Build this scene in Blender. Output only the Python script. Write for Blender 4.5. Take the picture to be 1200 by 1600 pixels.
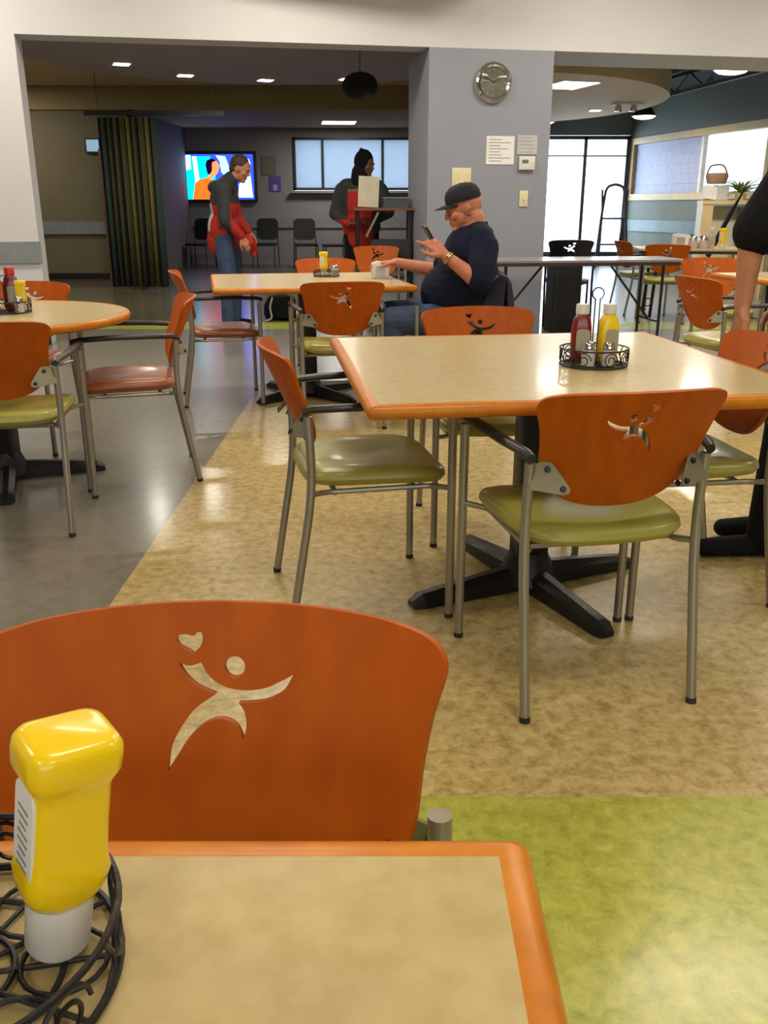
import bpy, bmesh, math, random
from math import sin, cos, pi, radians as R, atan, atan2, sqrt
from mathutils import Vector as V, Matrix as M, Euler
from mathutils.geometry import delaunay_2d_cdt
random.seed(7)
S = bpy.context.scene
for o in list(bpy.data.objects): bpy.data.objects.remove(o)
COL = S.collection

# ---------------------------------------------------------------- camera, world, exposure
cd = bpy.data.cameras.new('camera'); cam = bpy.data.objects.new('camera', cd); COL.objects.link(cam)
cam.location = (0, 0, 1.2); cam.rotation_euler = (pi/2 - atan(479/1400), 0, 0)
cd.sensor_fit = 'VERTICAL'; cd.sensor_height = 36; cd.lens = 31.5; cd.clip_start = .02; cd.clip_end = 200
S.camera = cam
W = bpy.data.worlds.new('world'); S.world = W; W.use_nodes = True
bg = W.node_tree.nodes['Background']; bg.inputs[0].default_value = (.80, .90, 1, 1); bg.inputs[1].default_value = 12.0
S.view_settings.view_transform = 'Standard'; S.view_settings.look = 'None'
S.view_settings.gamma = 1; S.view_settings.use_curve_mapping = False; S.view_settings.exposure = 0.0

def area(name, loc, size, power, color=(1, .86, .66), rot=(0, 0, 0)):
    l = bpy.data.lights.new(name, 'AREA'); l.shape = 'RECTANGLE'; l.size, l.size_y = size; l.energy = power; l.color = color
    o = bpy.data.objects.new(name, l); o.location = loc; o.rotation_euler = rot; COL.objects.link(o); return o
CEIL = 3.5
TROFFERS = [(-3.2, 1.2), (0.4, 1.2), (3.6, 1.2), (-3.6, 4.6), (-.8, 4.6), (2.05, 4.35), (4.6, 4.6), (-3.4, 7.0), (-.6, 7.3), (2.2, 7.6), (4.6, 7.8), (-1.5, -1.8), (2.0, -1.8)]
for x, y in TROFFERS: area('troffer_light', (x, y, CEIL-.06), (1.1, .55), 50 if y > 6.9 else (33 if y > 4 else 29), (1, .89, .70))  # all out of view; far row added, stronger, to brighten the lintel
area('rear_fill_light', (1.0, -4.40, 1.9), (5.6, 1.7), 70, (.86, .93, 1), (R(90), 0, 0))  # cool fill added behind the camera to brighten the far wall; no window there

# ---------------------------------------------------------------- materials
def nt(name):
    m = bpy.data.materials.new(name); m.use_nodes = True
    return m, m.node_tree, m.node_tree.nodes['Principled BSDF']
def rgba(c): return (c[0], c[1], c[2], 1)
def mat(name, col, rough=.5, metal=0, col2=None, scale=8, stretch=(1, 1, 1), bump=0, bscale=40, coat=0, trans=0, emit=0, detail=4, lo=.35, hi=.65, spec=.5):
    m, t, b = nt(name)
    b.inputs['Base Color'].default_value = rgba(col); b.inputs['Roughness'].default_value = rough; b.inputs['Metallic'].default_value = metal
    b.inputs['Coat Weight'].default_value = coat; b.inputs['Coat Roughness'].default_value = .12; b.inputs['Specular IOR Level'].default_value = spec
    b.inputs['Transmission Weight'].default_value = trans
    if emit: b.inputs['Emission Color'].default_value = rgba(col); b.inputs['Emission Strength'].default_value = emit
    tc = t.nodes.new('ShaderNodeTexCoord')
    c2 = col2 or tuple(v*.86 for v in col)
    mp = t.nodes.new('ShaderNodeMapping'); mp.inputs['Scale'].default_value = stretch
    t.links.new(tc.outputs['Object'], mp.inputs[0])
    n = t.nodes.new('ShaderNodeTexNoise'); n.inputs['Scale'].default_value = scale; n.inputs['Detail'].default_value = detail
    t.links.new(mp.outputs[0], n.inputs['Vector'])
    r = t.nodes.new('ShaderNodeValToRGB'); r.color_ramp.elements[0].position = lo; r.color_ramp.elements[1].position = hi
    r.color_ramp.elements[0].color = rgba(c2); r.color_ramp.elements[1].color = rgba(col)
    t.links.new(n.outputs['Fac'], r.inputs[0]); t.links.new(r.outputs[0], b.inputs['Base Color'])
    if bump:
        n2 = t.nodes.new('ShaderNodeTexNoise'); n2.inputs['Scale'].default_value = bscale; n2.inputs['Detail'].default_value = 3
        t.links.new(tc.outputs['Object'], n2.inputs['Vector'])
        bp = t.nodes.new('ShaderNodeBump'); bp.inputs['Strength'].default_value = bump; bp.inputs['Distance'].default_value = .01
        t.links.new(n2.outputs['Fac'], bp.inputs['Height']); t.links.new(bp.outputs[0], b.inputs['Normal'])
    return m
def marble(name, cols, scale, rough, coat=.3):
    """streaky three-tone linoleum"""
    m, t, b = nt(name); tc = t.nodes.new('ShaderNodeTexCoord')
    b.inputs['Roughness'].default_value = rough; b.inputs['Coat Weight'].default_value = coat; b.inputs['Coat Roughness'].default_value = .16
    n = t.nodes.new('ShaderNodeTexNoise'); n.inputs['Scale'].default_value = scale; n.inputs['Detail'].default_value = 8; n.inputs['Roughness'].default_value = .72; n.inputs['Distortion'].default_value = .35
    t.links.new(tc.outputs['Object'], n.inputs['Vector'])
    r = t.nodes.new('ShaderNodeValToRGB'); e = r.color_ramp.elements
    e[0].position = .34; e[0].color = rgba(cols[0]); e[1].position = .68; e[1].color = rgba(cols[2])
    k = e.new(.5); k.color = rgba(cols[1])
    t.links.new(n.outputs['Fac'], r.inputs[0])
    n2 = t.nodes.new('ShaderNodeTexNoise'); n2.inputs['Scale'].default_value = .9; n2.inputs['Detail'].default_value = 2
    t.links.new(tc.outputs['Object'], n2.inputs['Vector'])
    mr = t.nodes.new('ShaderNodeMapRange'); mr.inputs[3].default_value = .86; mr.inputs[4].default_value = 1.12
    t.links.new(n2.outputs['Fac'], mr.inputs[0])
    mx = t.nodes.new('ShaderNodeVectorMath'); mx.operation = 'SCALE'
    t.links.new(r.outputs[0], mx.inputs[0]); t.links.new(mr.outputs[0], mx.inputs['Scale'])
    t.links.new(mx.outputs[0], b.inputs['Base Color'])
    return m
def emis(name, col, s):
    m = bpy.data.materials.new(name); m.use_nodes = True; t = m.node_tree; t.nodes.clear()
    e = t.nodes.new('ShaderNodeEmission'); e.inputs[0].default_value = rgba(col); e.inputs[1].default_value = s
    o = t.nodes.new('ShaderNodeOutputMaterial'); t.links.new(e.outputs[0], o.inputs[0]); return m
def sheer(name, col, transp, noise=True):
    """thin translucent screen or clear pane"""
    m = bpy.data.materials.new(name); m.use_nodes = True; t = m.node_tree; t.nodes.clear()
    tr = t.nodes.new('ShaderNodeBsdfTransparent'); tl = t.nodes.new('ShaderNodeBsdfTranslucent'); df = t.nodes.new('ShaderNodeBsdfDiffuse')
    tr.inputs[0].default_value = rgba(col); tl.inputs[0].default_value = rgba(col); df.inputs[0].default_value = rgba(col)
    a = t.nodes.new('ShaderNodeMixShader'); a.inputs[0].default_value = .25; t.links.new(tl.outputs[0], a.inputs[1]); t.links.new(df.outputs[0], a.inputs[2])
    b = t.nodes.new('ShaderNodeMixShader'); b.inputs[0].default_value = transp; t.links.new(a.outputs[0], b.inputs[1]); t.links.new(tr.outputs[0], b.inputs[2])
    if noise:
        tc = t.nodes.new('ShaderNodeTexCoord'); n = t.nodes.new('ShaderNodeTexNoise'); n.inputs['Scale'].default_value = 2.2; n.inputs['Detail'].default_value = 5
        r = t.nodes.new('ShaderNodeMapRange'); r.inputs[1].default_value = .3; r.inputs[2].default_value = .7; r.inputs[3].default_value = transp*.1; r.inputs[4].default_value = transp*2.2
        t.links.new(tc.outputs['Object'], n.inputs['Vector']); t.links.new(n.outputs['Fac'], r.inputs[0]); t.links.new(r.outputs[0], b.inputs[0])
    o = t.nodes.new('ShaderNodeOutputMaterial'); t.links.new(b.outputs[0], o.inputs[0]); return m

WOOD = mat('orange_maple_veneer', (.47, .095, .002), .5, col2=(.41, .075, .0015), scale=4, stretch=(7, 7, .8), coat=.0, spec=.22)
EDGE = mat('orange_wood_edge', (.60, .21, .010), .36, col2=(.50, .15, .007), scale=6, stretch=(3, 3, 3), coat=.06, spec=.3)
LAM = mat('tan_speckled_laminate', (.52, .41, .20), .38, col2=(.46, .345, .155), scale=38, coat=.25, detail=6)
GREEN = mat('olive_green_vinyl', (.37, .35, .075), .36, col2=(.33, .31, .062), scale=7, coat=.15, bump=.05, bscale=60)
TERRA = mat('terracotta_vinyl', (.36, .11, .04), .34, col2=(.30, .09, .03), scale=7, coat=.15)
STEEL = mat('satin_grey_metal', (.36, .33, .28), .36, .7, col2=(.33, .30, .26))
PLATE = mat('khaki_metal_plate', (.24, .22, .14), .45, .3)
BLACK = mat('black_plastic', (.012, .011, .012), .4)
IRON = mat('black_cast_iron', (.010, .010, .012), .42, .2, bump=.15, bscale=90)
CHROME = mat('chrome', (.75, .74, .72), .12, 1)
WHITE = mat('white_plastic', (.72, .70, .66), .4)
PAPER = mat('white_paper', (.78, .78, .78), .7, col2=(.74, .74, .75), scale=3)
INK = mat('grey_ink', (.25, .25, .28), .7)
IVORY = mat('ivory_plastic', (.72, .66, .42), .45)
GLASS = mat('clear_glass', (.9, .92, .9), .05, trans=1)
YEL = mat('mustard_yellow_plastic', (.90, .64, .001), .28, col2=(.88, .60, .001), scale=3, coat=.4)
RED = mat('ketchup_red_plastic', (.20, .006, .006), .25, coat=.4)
REDH = mat('bright_red_plastic', (.6, .02, .015), .3)
SKIN = mat('skin', (.50, .22, .12), .5, col2=(.45, .18, .095), scale=12)
SKIN2 = mat('ruddy_skin', (.55, .21, .12), .5, col2=(.46, .145, .085), scale=14)
SKIN3 = mat('dark_skin', (.16, .07, .04), .5)
NAVY = mat('navy_cotton', (.009, .012, .032), .85, bump=.5, bscale=14, spec=.15)
DENIM = mat('blue_denim', (.045, .075, .16), .85, col2=(.03, .05, .11), scale=16, bump=.4, bscale=30)
BLKC = mat('black_cotton', (.009, .009, .011), .85, bump=.4, bscale=18, spec=.15)
REDC = mat('red_fleece', (.45, .018, .012), .8, bump=.3, bscale=16)
DGREY = mat('dark_grey_fleece', (.030, .034, .036), .85, bump=.3, bscale=16)
CAPM = mat('charcoal_cap_cotton', (.022, .024, .036), .8, bump=.2, bscale=60, spec=.2)
HAIR = mat('brown_hair', (.05, .03, .02), .7, bump=.4, bscale=80)
GOLD = mat('gold', (.85, .58, .22), .22, 1)
RUBBER = mat('dark_rubber', (.02, .02, .02), .7)

WALLW = mat('white_wall_paint', (.60, .60, .645), .75, bump=.04, bscale=220, col2=(.58, .58, .625), scale=2)
WALLG = mat('blue_grey_wall_paint', (.265, .283, .35), .72, bump=.04, bscale=220, col2=(.255, .273, .34), scale=2)
WALLP = mat('putty_grey_wall_paint', (.25, .235, .245), .75, col2=(.24, .225, .235), scale=2)
WALLO = mat('warm_khaki_wall_paint', (.165, .14, .08), .75, col2=(.155, .13, .075), scale=2)
WALLT = mat('teal_grey_wall_paint', (.165, .195, .17), .7, col2=(.155, .185, .16), scale=2)
RAILM = mat('grey_crash_rail', (.23, .25, .27), .5)
CEILP = mat('mauve_grey_ceiling_paint', (.36, .30, .35), .8, col2=(.34, .28, .33), scale=2)
CEILT = mat('tan_ceiling_tile', (.66, .50, .30), .85, col2=(.62, .47, .28), scale=30)
CEILO = mat('olive_ceiling_paint', (.30, .235, .11), .85, col2=(.28, .22, .105), scale=3)
CEILD = mat('dark_plenum_paint', (.035, .045, .045), .85)
CEILW = mat('white_ceiling_paint', (.62, .58, .52), .85)
BEIGEF = marble('tan_marbled_linoleum', [(.30, .205, .07), (.47, .355, .135), (.62, .50, .26)], 26, .34)
GREENF = marble('green_marbled_linoleum', [(.29, .29, .04), (.40, .41, .065), (.52, .52, .11)], 24, .32)
GREYF = marble('grey_marbled_linoleum', [(.16, .145, .12), (.20, .185, .155), (.23, .205, .17)], 14, .30, .35)
OLIVEF = marble('dull_olive_linoleum', [(.11, .10, .07), (.15, .135, .09), (.18, .165, .11)], 5, .22, .6)
MAROONF = marble('dark_brown_linoleum', [(.07, .045, .035), (.09, .06, .045), (.11, .075, .055)], 5, .35, .4)
LIMEF = marble('lime_marbled_linoleum', [(.34, .38, .03), (.42, .46, .04), (.50, .54, .06)], 9, .3)
DOORW = mat('brown_wood_door', (.20, .085, .035), .5, col2=(.16, .07, .03), scale=5, stretch=(8, 8, .6))
BLOND = mat('blond_wood_frame', (.62, .47, .24), .5, col2=(.55, .41, .20), scale=5)
DARKM = mat('dark_window_metal', (.03, .035, .045), .45, .3)
LITE = emis('lamp_diffuser', (1, .95, .86), 9)
LITW = emis('lamp_diffuser_cool', (.96, .97, 1), 7)

# ---------------------------------------------------------------- mesh helpers
class MB:
    def __init__(s): s.v = []; s.f = []; s.mi = []; s.mats = []; s.sm = []
    def idx(s, m):
        if m not in s.mats: s.mats.append(m)
        return s.mats.index(m)
    def add(s, vs, fs, m=None, smooth=False, X=None):
        b = len(s.v); k = s.idx(m) if m else 0
        s.v += [tuple((X @ V(p)) if X else p) for p in vs]
        for f in fs: s.f.append([b+i for i in f]); s.mi.append(k); s.sm.append(smooth)
        return s
    def box(s, c, d, m=None, X=None, bev=0):
        x, y, z = [q/2 for q in d]
        if bev:
            b = min(bev, min(x, y, z)*.98)
            bm = bmesh.new(); bmesh.ops.create_cube(bm, size=1)
            for v in bm.verts: v.co = V((v.co.x*d[0], v.co.y*d[1], v.co.z*d[2]))
            bmesh.ops.bevel(bm, geom=list(bm.edges), offset=b, segments=2, affect='EDGES', profile=.5)
            vs = [tuple(v.co+V(c)) for v in bm.verts]; fs = [[v.index for v in f.verts] for f in bm.faces]; bm.free()
            return s.add(vs, fs, m, True, X)
        vs = [(c[0]+i*x, c[1]+j*y, c[2]+k*z) for i in (-1, 1) for j in (-1, 1) for k in (-1, 1)]
        return s.add(vs, [(0, 1, 3, 2), (4, 6, 7, 5), (0, 4, 5, 1), (2, 3, 7, 6), (0, 2, 6, 4), (1, 5, 7, 3)], m, False, X)
    def tube(s, pts, r, m=None, n=10, closed=False, X=None, rnd=0, cap=True):
        P = [V(p) for p in pts]
        if rnd and not closed:
            Q = [P[0]]
            for a, b, c in zip(P, P[1:], P[2:]):
                d1 = min(rnd, (a-b).length*.45); d2 = min(rnd, (c-b).length*.45)
                p1 = b+(a-b).normalized()*d1; p2 = b+(c-b).normalized()*d2
                for k in range(6):
                    t = k/5; Q.append(p1.lerp(b, t).lerp(b.lerp(p2, t), t))
            Q.append(P[-1]); P = Q
        N = len(P); rr = r if isinstance(r, (list, tuple)) else [r]*N
        up = None; rings = []
        for i in range(N):
            if closed: T = (P[(i+1) % N]-P[i-1]).normalized()
            else: T = (P[min(i+1, N-1)]-P[max(i-1, 0)]).normalized()
            if up is None: up = T.orthogonal().normalized()
            up = (up-T*up.dot(T)).normalized(); w = T.cross(up)
            rings.append([P[i]+(up*cos(2*pi*k/n)+w*sin(2*pi*k/n))*rr[i] for k in range(n)])
        vs = [tuple(p) for q in rings for p in q]; fs = []
        for i in range(N if closed else N-1):
            j = (i+1) % N
            for k in range(n): fs.append((i*n+k, i*n+(k+1) % n, j*n+(k+1) % n, j*n+k))
        if not closed and cap: fs += [tuple(range(n))[::-1], tuple((N-1)*n+k for k in range(n))]
        return s.add(vs, fs, m, True, X)
    def lathe(s, prof, m=None, n=24, X=None, sx=1, sy=1):
        vs = [(r*cos(2*pi*k/n)*sx, r*sin(2*pi*k/n)*sy, z) for r, z in prof for k in range(n)]; N = len(prof)
        fs = [(i*n+k, i*n+(k+1) % n, (i+1)*n+(k+1) % n, (i+1)*n+k) for i in range(N-1) for k in range(n)]
        fs += [tuple(range(n))[::-1], tuple((N-1)*n+k for k in range(n))]
        return s.add(vs, fs, m, True, X)
    def prism(s, poly, z0, z1, m=None, X=None, smooth=False):
        n = len(poly); vs = [(x, y, z0) for x, y in poly]+[(x, y, z1) for x, y in poly]
        fs = [tuple(range(n))[::-1], tuple(range(n, 2*n))]+[(k, (k+1) % n, n+(k+1) % n, n+k) for k in range(n)]
        return s.add(vs, fs, m, smooth, X)
    def build(s, name, m=None, parent=None, loc=None, sharp=True):
        me = bpy.data.meshes.new(name); me.from_pydata(s.v, [], s.f)
        mats = [m]+s.mats[1:] if (m and s.mats and len(s.mats) and s.mats[0] is None) else (s.mats or [m])
        for q in (s.mats if s.mats else [m]): me.materials.append(q)
        for p, k, q in zip(me.polygons, s.mi, s.sm): p.material_index = k; p.use_smooth = q
        bm = bmesh.new(); bm.from_mesh(me); bmesh.ops.recalc_face_normals(bm, faces=bm.faces)
        for e in bm.edges:
            if len(e.link_faces) == 2 and e.calc_face_angle(0) > R(38): e.smooth = False
        bm.to_mesh(me); bm.free()
        o = bpy.data.objects.new(name, me); COL.objects.link(o)
        if parent: o.parent = parent
        if loc: o.location = loc
        return o
def tag(o, label=None, cat=None, group=None, kind=None):
    if label: o['label'] = label
    if cat: o['category'] = cat
    if group: o['group'] = group
    if kind: o['kind'] = kind
    return o
def thing(name, label, cat, loc=(0, 0, 0), rz=0, group=None):
    o = bpy.data.objects.new(name, None); COL.objects.link(o); o.location = loc; o.rotation_euler = (0, 0, rz); o.empty_display_size = .1
    return tag(o, label, cat, group)
def struct(name, mb, m=None):
    return tag(mb.build(name, m), kind='structure')
def dup(root, loc, rz=0, label=None, group=None):
    r = root.copy(); COL.objects.link(r); r.location = loc; r.rotation_euler = (0, 0, rz)
    if label: r['label'] = label
    if group: r['group'] = group
    elif 'group' in r: del r['group']
    for ch in list(root.children):
        c = ch.copy(); COL.objects.link(c); c.parent = r
        for g in ch.children:
            d = g.copy(); COL.objects.link(d); d.parent = c
    return r
def rect(x0, x1, y0, y1): return [(x0, y0), (x1, y0), (x1, y1), (x0, y1)]
def rrect(w, d, r, n=5, cx=0, cy=0):
    out = []
    for sx, sy, a in ((1, 1, 0), (-1, 1, 90), (-1, -1, 180), (1, -1, 270)):
        for k in range(n+1):
            t = R(a+90*k/n); out.append((cx+sx*(w/2-r)+r*cos(t), cy+sy*(d/2-r)+r*sin(t)))
    return out
def TR(loc, rz=0, rx=0, ry=0): return M.Translation(V(loc)) @ Euler((rx, ry, rz)).to_matrix().to_4x4()

# ---------------------------------------------------------------- SETTING: floor
f = MB()
XS = [-8, -.87, 9]; YS = [-4.5, 1.62, 5.85, 9.3, 9.9, 14.2, 26]
def fq(x0, x1, y0, y1, m): f.add([(x0, y0, 0), (x1, y0, 0), (x1, y1, 0), (x0, y1, 0)], [(0, 1, 2, 3)], m)
fq(-8, -.87, -4.5, 1.62, GREYF); fq(-8, -.87, 1.62, 5.85, GREYF); fq(-8, -.87, 5.85, 9.3, GREYF)
fq(-.87, 9, -4.5, 1.62, GREENF); fq(-.87, 9, 1.62, 5.85, BEIGEF); fq(-.87, 9, 5.85, 9.3, GREYF)
fq(-8, -.87, 9.3, 9.9, LIMEF); fq(-.87, 9, 9.3, 9.9, LIMEF)
fq(-8, -.87, 9.9, 14.2, OLIVEF); fq(-.87, .95, 9.9, 14.2, OLIVEF); fq(.95, 9, 9.9, 14.2, GREYF)
fq(-8, .95, 14.2, 21, MAROONF); fq(.95, 9, 14.2, 21, GREYF)
fl = struct('floor', f)

# walls. Middle wall line passes A(-3.03,8.21) - B(3.66,9.47): pier, lintel and column
WA = V((-3.03, 8.21)); WD = (V((3.66, 9.47))-WA).normalized(); WN = V((-WD.y, WD.x))
WANG = atan2(WD.y, WD.x)
def wl(t, n=0): p = WA+WD*t+WN*n; return (p.x, p.y)
tC0 = (V((.40, 8.87))-WA).dot(WD); tC1 = (V((1.55, 9.08))-WA).dot(WD)
LZ = 2.53
def wp(t0, t1, n0, n1): return [wl(t0, n0), wl(t1, n0), wl(t1, n1), wl(t0, n1)]
struct('wall_left_pier', MB().prism(wp(-5.2, 0, 0, .30), 0, LZ, WALLW))
# lintel: front face and bottom; the edge over the left bay drops a little, over the right bay is level
l_ = MB(); l_.prism(wp(-5.2, 11, 0, .30), LZ, CEIL+.0, WALLW); l_.prism(wp(tC1, 11, .30, .85), LZ, 3.4, WALLW)
struct('wall_lintel', l_)
struct('wall_column', MB().prism(wp(tC0, tC1, -.004, .85), 0, LZ-.001, WALLG))
struct('trim_1', MB().prism(wp(-5.2, .012, -.025, -.0005), .72, .90, RAILM))
struct('baseboard_left_pier', MB().prism(wp(-5.2, .008, -.012, -.0005), 0, .10, BLACK))
# front room shell
struct('wall_left', MB().box((-7.05, 3, CEIL/2), (.1, 15, CEIL), WALLW))
struct('wall_right', MB().box((8.05, 3.0, CEIL/2), (.1, 15, CEIL), WALLW))
struct('wall_back', MB().box((.5, -4.55, CEIL/2), (15.2, .1, CEIL), WALLW))
struct('ceiling', MB().box((.5, 2.9, CEIL+.05), (15.2, 15.5, .1), CEILW))
for x, y in TROFFERS:
    t = thing('troffer', 'unseen recessed ceiling light over the dining room', 'ceiling light', (x, y, CEIL), 0, 'ceiling lights of the dining room')
    MB().box((0, 0, -.015), (1.26, .66, .03), WHITE).build('frame', None, t)
    MB().box((0, 0, -.033), (1.14, .56, .006), emis('troffer_glow', (1, .9, .75), 3)).build('diffuser', None, t)

# left hall
HX0, HX1 = -7.0, .95
struct('wall_hall_left', MB().box((HX0-.05, 14.2, 1.6), (.1, 12, 3.4), WALLO))
b = MB(); b.box((-5.55, 15.95, 1.5), (2.9, .1, 3.0), WALLO); struct('wall_hall_step', b)
struct('wall_hall_step_side', MB().box((-4.15, 17.95, 1.4), (.1, 4.1, 2.9), mat('dark_mauve_wall_paint', (.13, .12, .125), .8)))
struct('trim_2', MB().box((-5.6, 15.88, .84), (2.8, .04, .20), RAILM))
struct('baseboard_hall', MB().box((-5.6, 15.89, .05), (2.8, .02, .10), BLACK))
struct('wall_partition', MB().box((1.0, 15.0, 1.9), (.1, 10.0, 3.8), WALLP))
# rear wall with window hole x -1.89..0.80, z 1.50..2.53
RY = 20.0
w = MB()
w.box((-3.05, RY+.1, 1.4), (2.32, .2, 2.8), WALLP); w.box((-.545, RY+.1, .74), (2.69, .2, 1.48), WALLP); w.box((-.545, RY+.1, 2.66), (2.69, .2, .28), WALLP); w.box((.88, RY+.1, 1.4), (.16, .2, 2.8), WALLP)
struct('wall_rear', w)
struct('trim_3', MB().box((-1.6, RY-.02, .86), (5.1, .04, .22), RAILM))
def window(name, x0, x1, z0, z1, y, muls, mats_, sill=True, fw=.05):
    r = thing(name, None, None, ((x0+x1)/2, y, z0)); r['kind'] = 'structure'
    g = MB(); hx = (x1-x0)/2; h = z1-z0
    for cx, cz, sx, sz in ((0, fw/2, x1-x0, fw), (0, h-fw/2, x1-x0, fw), (-hx+fw/2, h/2, fw, h), (hx-fw/2, h/2, fw, h)): g.box((cx, 0, cz), (sx, .10, sz), DARKM)
    for mx in muls: g.box((mx-(x0+x1)/2, 0, h/2), (fw, .08, h), DARKM)
    g.build('window_frame', None, r)
    xs = [x0]+list(muls)+[x1]
    for a, c in zip(xs, xs[1:]):
        MB().box(((a+c)/2-(x0+x1)/2, .02, h/2), (c-a-fw*.5, .006, h-fw), mats_).build('pane', None, r)
    if sill: MB().box((0, -.08, -.03), (x1-x0+.1, .22, .05), WALLP).build('window_sill', None, r)
    return r
SHADE = sheer('frosted_daylight_film', (.31, .345, .385), .045)
window('window_1', -1.89, .80, 1.50, 2.53, RY+.02, [-1.28, -.03], SHADE)
# ceilings of the hall
disc = [(-1.25+2.72*cos(a), 10.45+2.85*sin(a)) for a in [2*pi*k/96 for k in range(96)]]
disc = [(x, max(y, 9.05+(x*.19))) for x, y in disc if x < .94]
c_ = MB(); c_.prism(disc, 2.74, 2.86, CEILP); struct('ceiling_disc_left', c_)
struct('ceiling_hall', MB().box((-3.0, 12.2, 3.08), (8.0, 8.0, .1), CEILT))
struct('ceiling_bulkhead', MB().box((-3.0, 16.0, 2.88), (8.0, .3, .42), CEILO))
struct('ceiling_rear', MB().box((-3.0, 18.1, 2.74), (8.0, 4.1, .08), CEILO))
# right hall shell
struct('ceiling_plenum', MB().box((5.0, 15.3, 3.31), (8.1, 11.5, .1), CEILD))
struct('wall_rear_right', (lambda b: (b.box((2.15, RY+.1, 2.05), (2.36, .2, 4.1), WALLT), b.box((4.2, RY+.1, 3.35), (1.8, .2, 1.56), WALLT), b.box((5.2, RY+.1, 2.05), (.22, .2, 4.1), WALLT), b.box((4.2, RY+.1, .1), (1.8, .2, .2), WALLT))[0])(MB()))
GLZ = sheer('clear_door_glass', (.93, .97, 1), .93, False)
def window_door():
    r = thing('door_1', None, None, (4.16, RY-.02, 0)); r['kind'] = 'structure'
    x0, x1, z0, z1 = -.86, .92, .2, 2.55; g = MB()
    for cx, cz, sx, sz in ((.03, z0+.03, 1.78, .07), (.03, z1-.03, 1.78, .07), (x0+.03, 1.37, .07, 2.35), (x1-.03, 1.37, .07, 2.35), (.01, 1.37, .07, 2.35)): g.box((cx, 0, cz), (sx, .08, sz), DARKM)
    g.box((.03, 0, 2.17), (1.78, .05, .03), DARKM); g.build('door_frame', None, r)
    MB().box((-.42, .0, 1.37), (.78, .008, 2.25), GLZ).build('pane', None, r)
    MB().box((.46, .0, 1.37), (.78, .008, 2.25), GLZ).build('pane', None, r)
    return r
window_door()
# the far side of the glass: snowy ground and a pale neighbouring building
struct('ground_outside', MB().box((2, 30, -.06), (60, 19.4, .1), mat('snow', (.85, .88, .92), .8)))
nb = thing('neighbouring_building', 'pale building with many panes seen faintly through the right-hand glass door', 'building', (8.2, 27, 0))
g = MB(); g.box((0, 0, 2), (5, .2, 4), mat('pale_cladding', (.80, .86, .88), .8)); g.build('wall', None, nb)
for i in range(4):
    for j in range(4): MB().box((-1.9+i*1.2, -.12, .55+j*.95), (1.0, .04, .75), mat('pale_glazing', (.62, .74, .80), .3)).build('window', None, nb)

# serving-hatch wall, angled
P0 = V((5.12, 20.0)); P1 = V((6.25, 14.6)); P2 = P0+(P1-P0)*2.1
hd = (P1-P0).normalized(); hn = V((hd.y, -hd.x)); hn = hn if hn.x > 0 else -hn
def hp(t, n=0): p = P0+hd*t+hn*n; return (p.x, p.y)
def hpoly(t0, t1, n0, n1): return [hp(t0, n0), hp(t1, n0), hp(t1, n1), hp(t0, n1)]
LH = (P1-P0).length; HZ0, HZ1 = 1.40, 2.40; HT0, HT1 = .16, 4.75
h = MB()
h.prism(hpoly(0, LH*2.1, 0, .12), 0, HZ0, WALLT); h.prism(hpoly(0, LH*2.1, 0, .12), HZ1, 4.1, WALLT)
h.prism(hpoly(0, HT0, 0, .12), HZ0, HZ1, WALLT); h.prism(hpoly(HT1, LH*2.1, 0, .12), HZ0, HZ1, WALLT)
struct('wall_hatch', h)
struct('trim_4', MB().prism(hpoly(0, HT1, -.02, -.001), .70, .92, mat('blue_grey_rail', (.14, .22, .25), .5)))
t = MB(); wd = .13
t.prism(hpoly(HT0-wd, HT1+.05, -.02, .14), HZ0-.10, HZ0+.02, BLOND); t.prism(hpoly(HT0-wd, HT1+.05, -.02, .14), HZ1-.02, HZ1+.10, BLOND)
t.prism(hpoly(HT0-wd, HT0, -.02, .14), HZ0+.02, HZ1-.02, BLOND); t.prism(hpoly(HT1, HT1+.1, -.02, .14), HZ0-.1, HZ1+.1, BLOND)
struct('trim_5', t)
struct('wall_kitchen', MB().prism(hpoly(-1, LH*2.1, 2.2, 2.3), 0, 4, mat('white_kitchen_wall', (.85, .88, .9), .6)))
struct('ceiling_kitchen', MB().prism(hpoly(-1, LH*2.1, .13, 2.25), 2.9, 3.0, WALLW))
t = thing('roller_shutter', 'closed pale lavender roller shutter in the left half of the serving hatch', 'shutter', (hp(HT0)[0], hp(HT0)[1], HZ0))
g = MB()
for k in range(11): g.prism([(p[0]-hp(HT0)[0], p[1]-hp(HT0)[1]) for p in hpoly(HT0+.02, 2.72, .05+.008*(k % 2), .08)], .02+.087*k, .02+.087*(k+1), mat('lavender_shutter_slat', (.36, .38, .58), .5))
g.build('slat_panel', None, t)
g = MB(); g.prism([(p[0]-hp(HT0)[0], p[1]-hp(HT0)[1]) for p in hpoly(2.72, 2.80, .02, .10)], .0, 1.0, WHITE); g.build('guide_post', None, t)
x, y = hp(3.2, 1.2); area('kitchen_light', (x, y, 2.86), (1.2, 2.6), 26, (.86, .93, 1), (0, 0, atan2(hd.y, hd.x)-pi/2))
# kitchen items behind the hatch
x, y = hp(4.1, 1.9)
t = thing('kitchen_cabinet', 'tall white kitchen cabinet seen through the right end of the serving hatch', 'cabinet', (x, y, 0), atan2(hd.y, hd.x))
MB().box((0, 0, 1.2), (.7, .5, 2.4), WHITE).build('body', None, t); MB().box((0, -.26, 1.9), (.62, .02, .7), mat('grey_door', (.55, .55, .52), .5)).build('door', None, t); MB().box((0, -.26, 1.0), (.62, .02, .9), mat('grey_door2', (.6, .6, .57), .5)).build('door', None, t)

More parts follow.
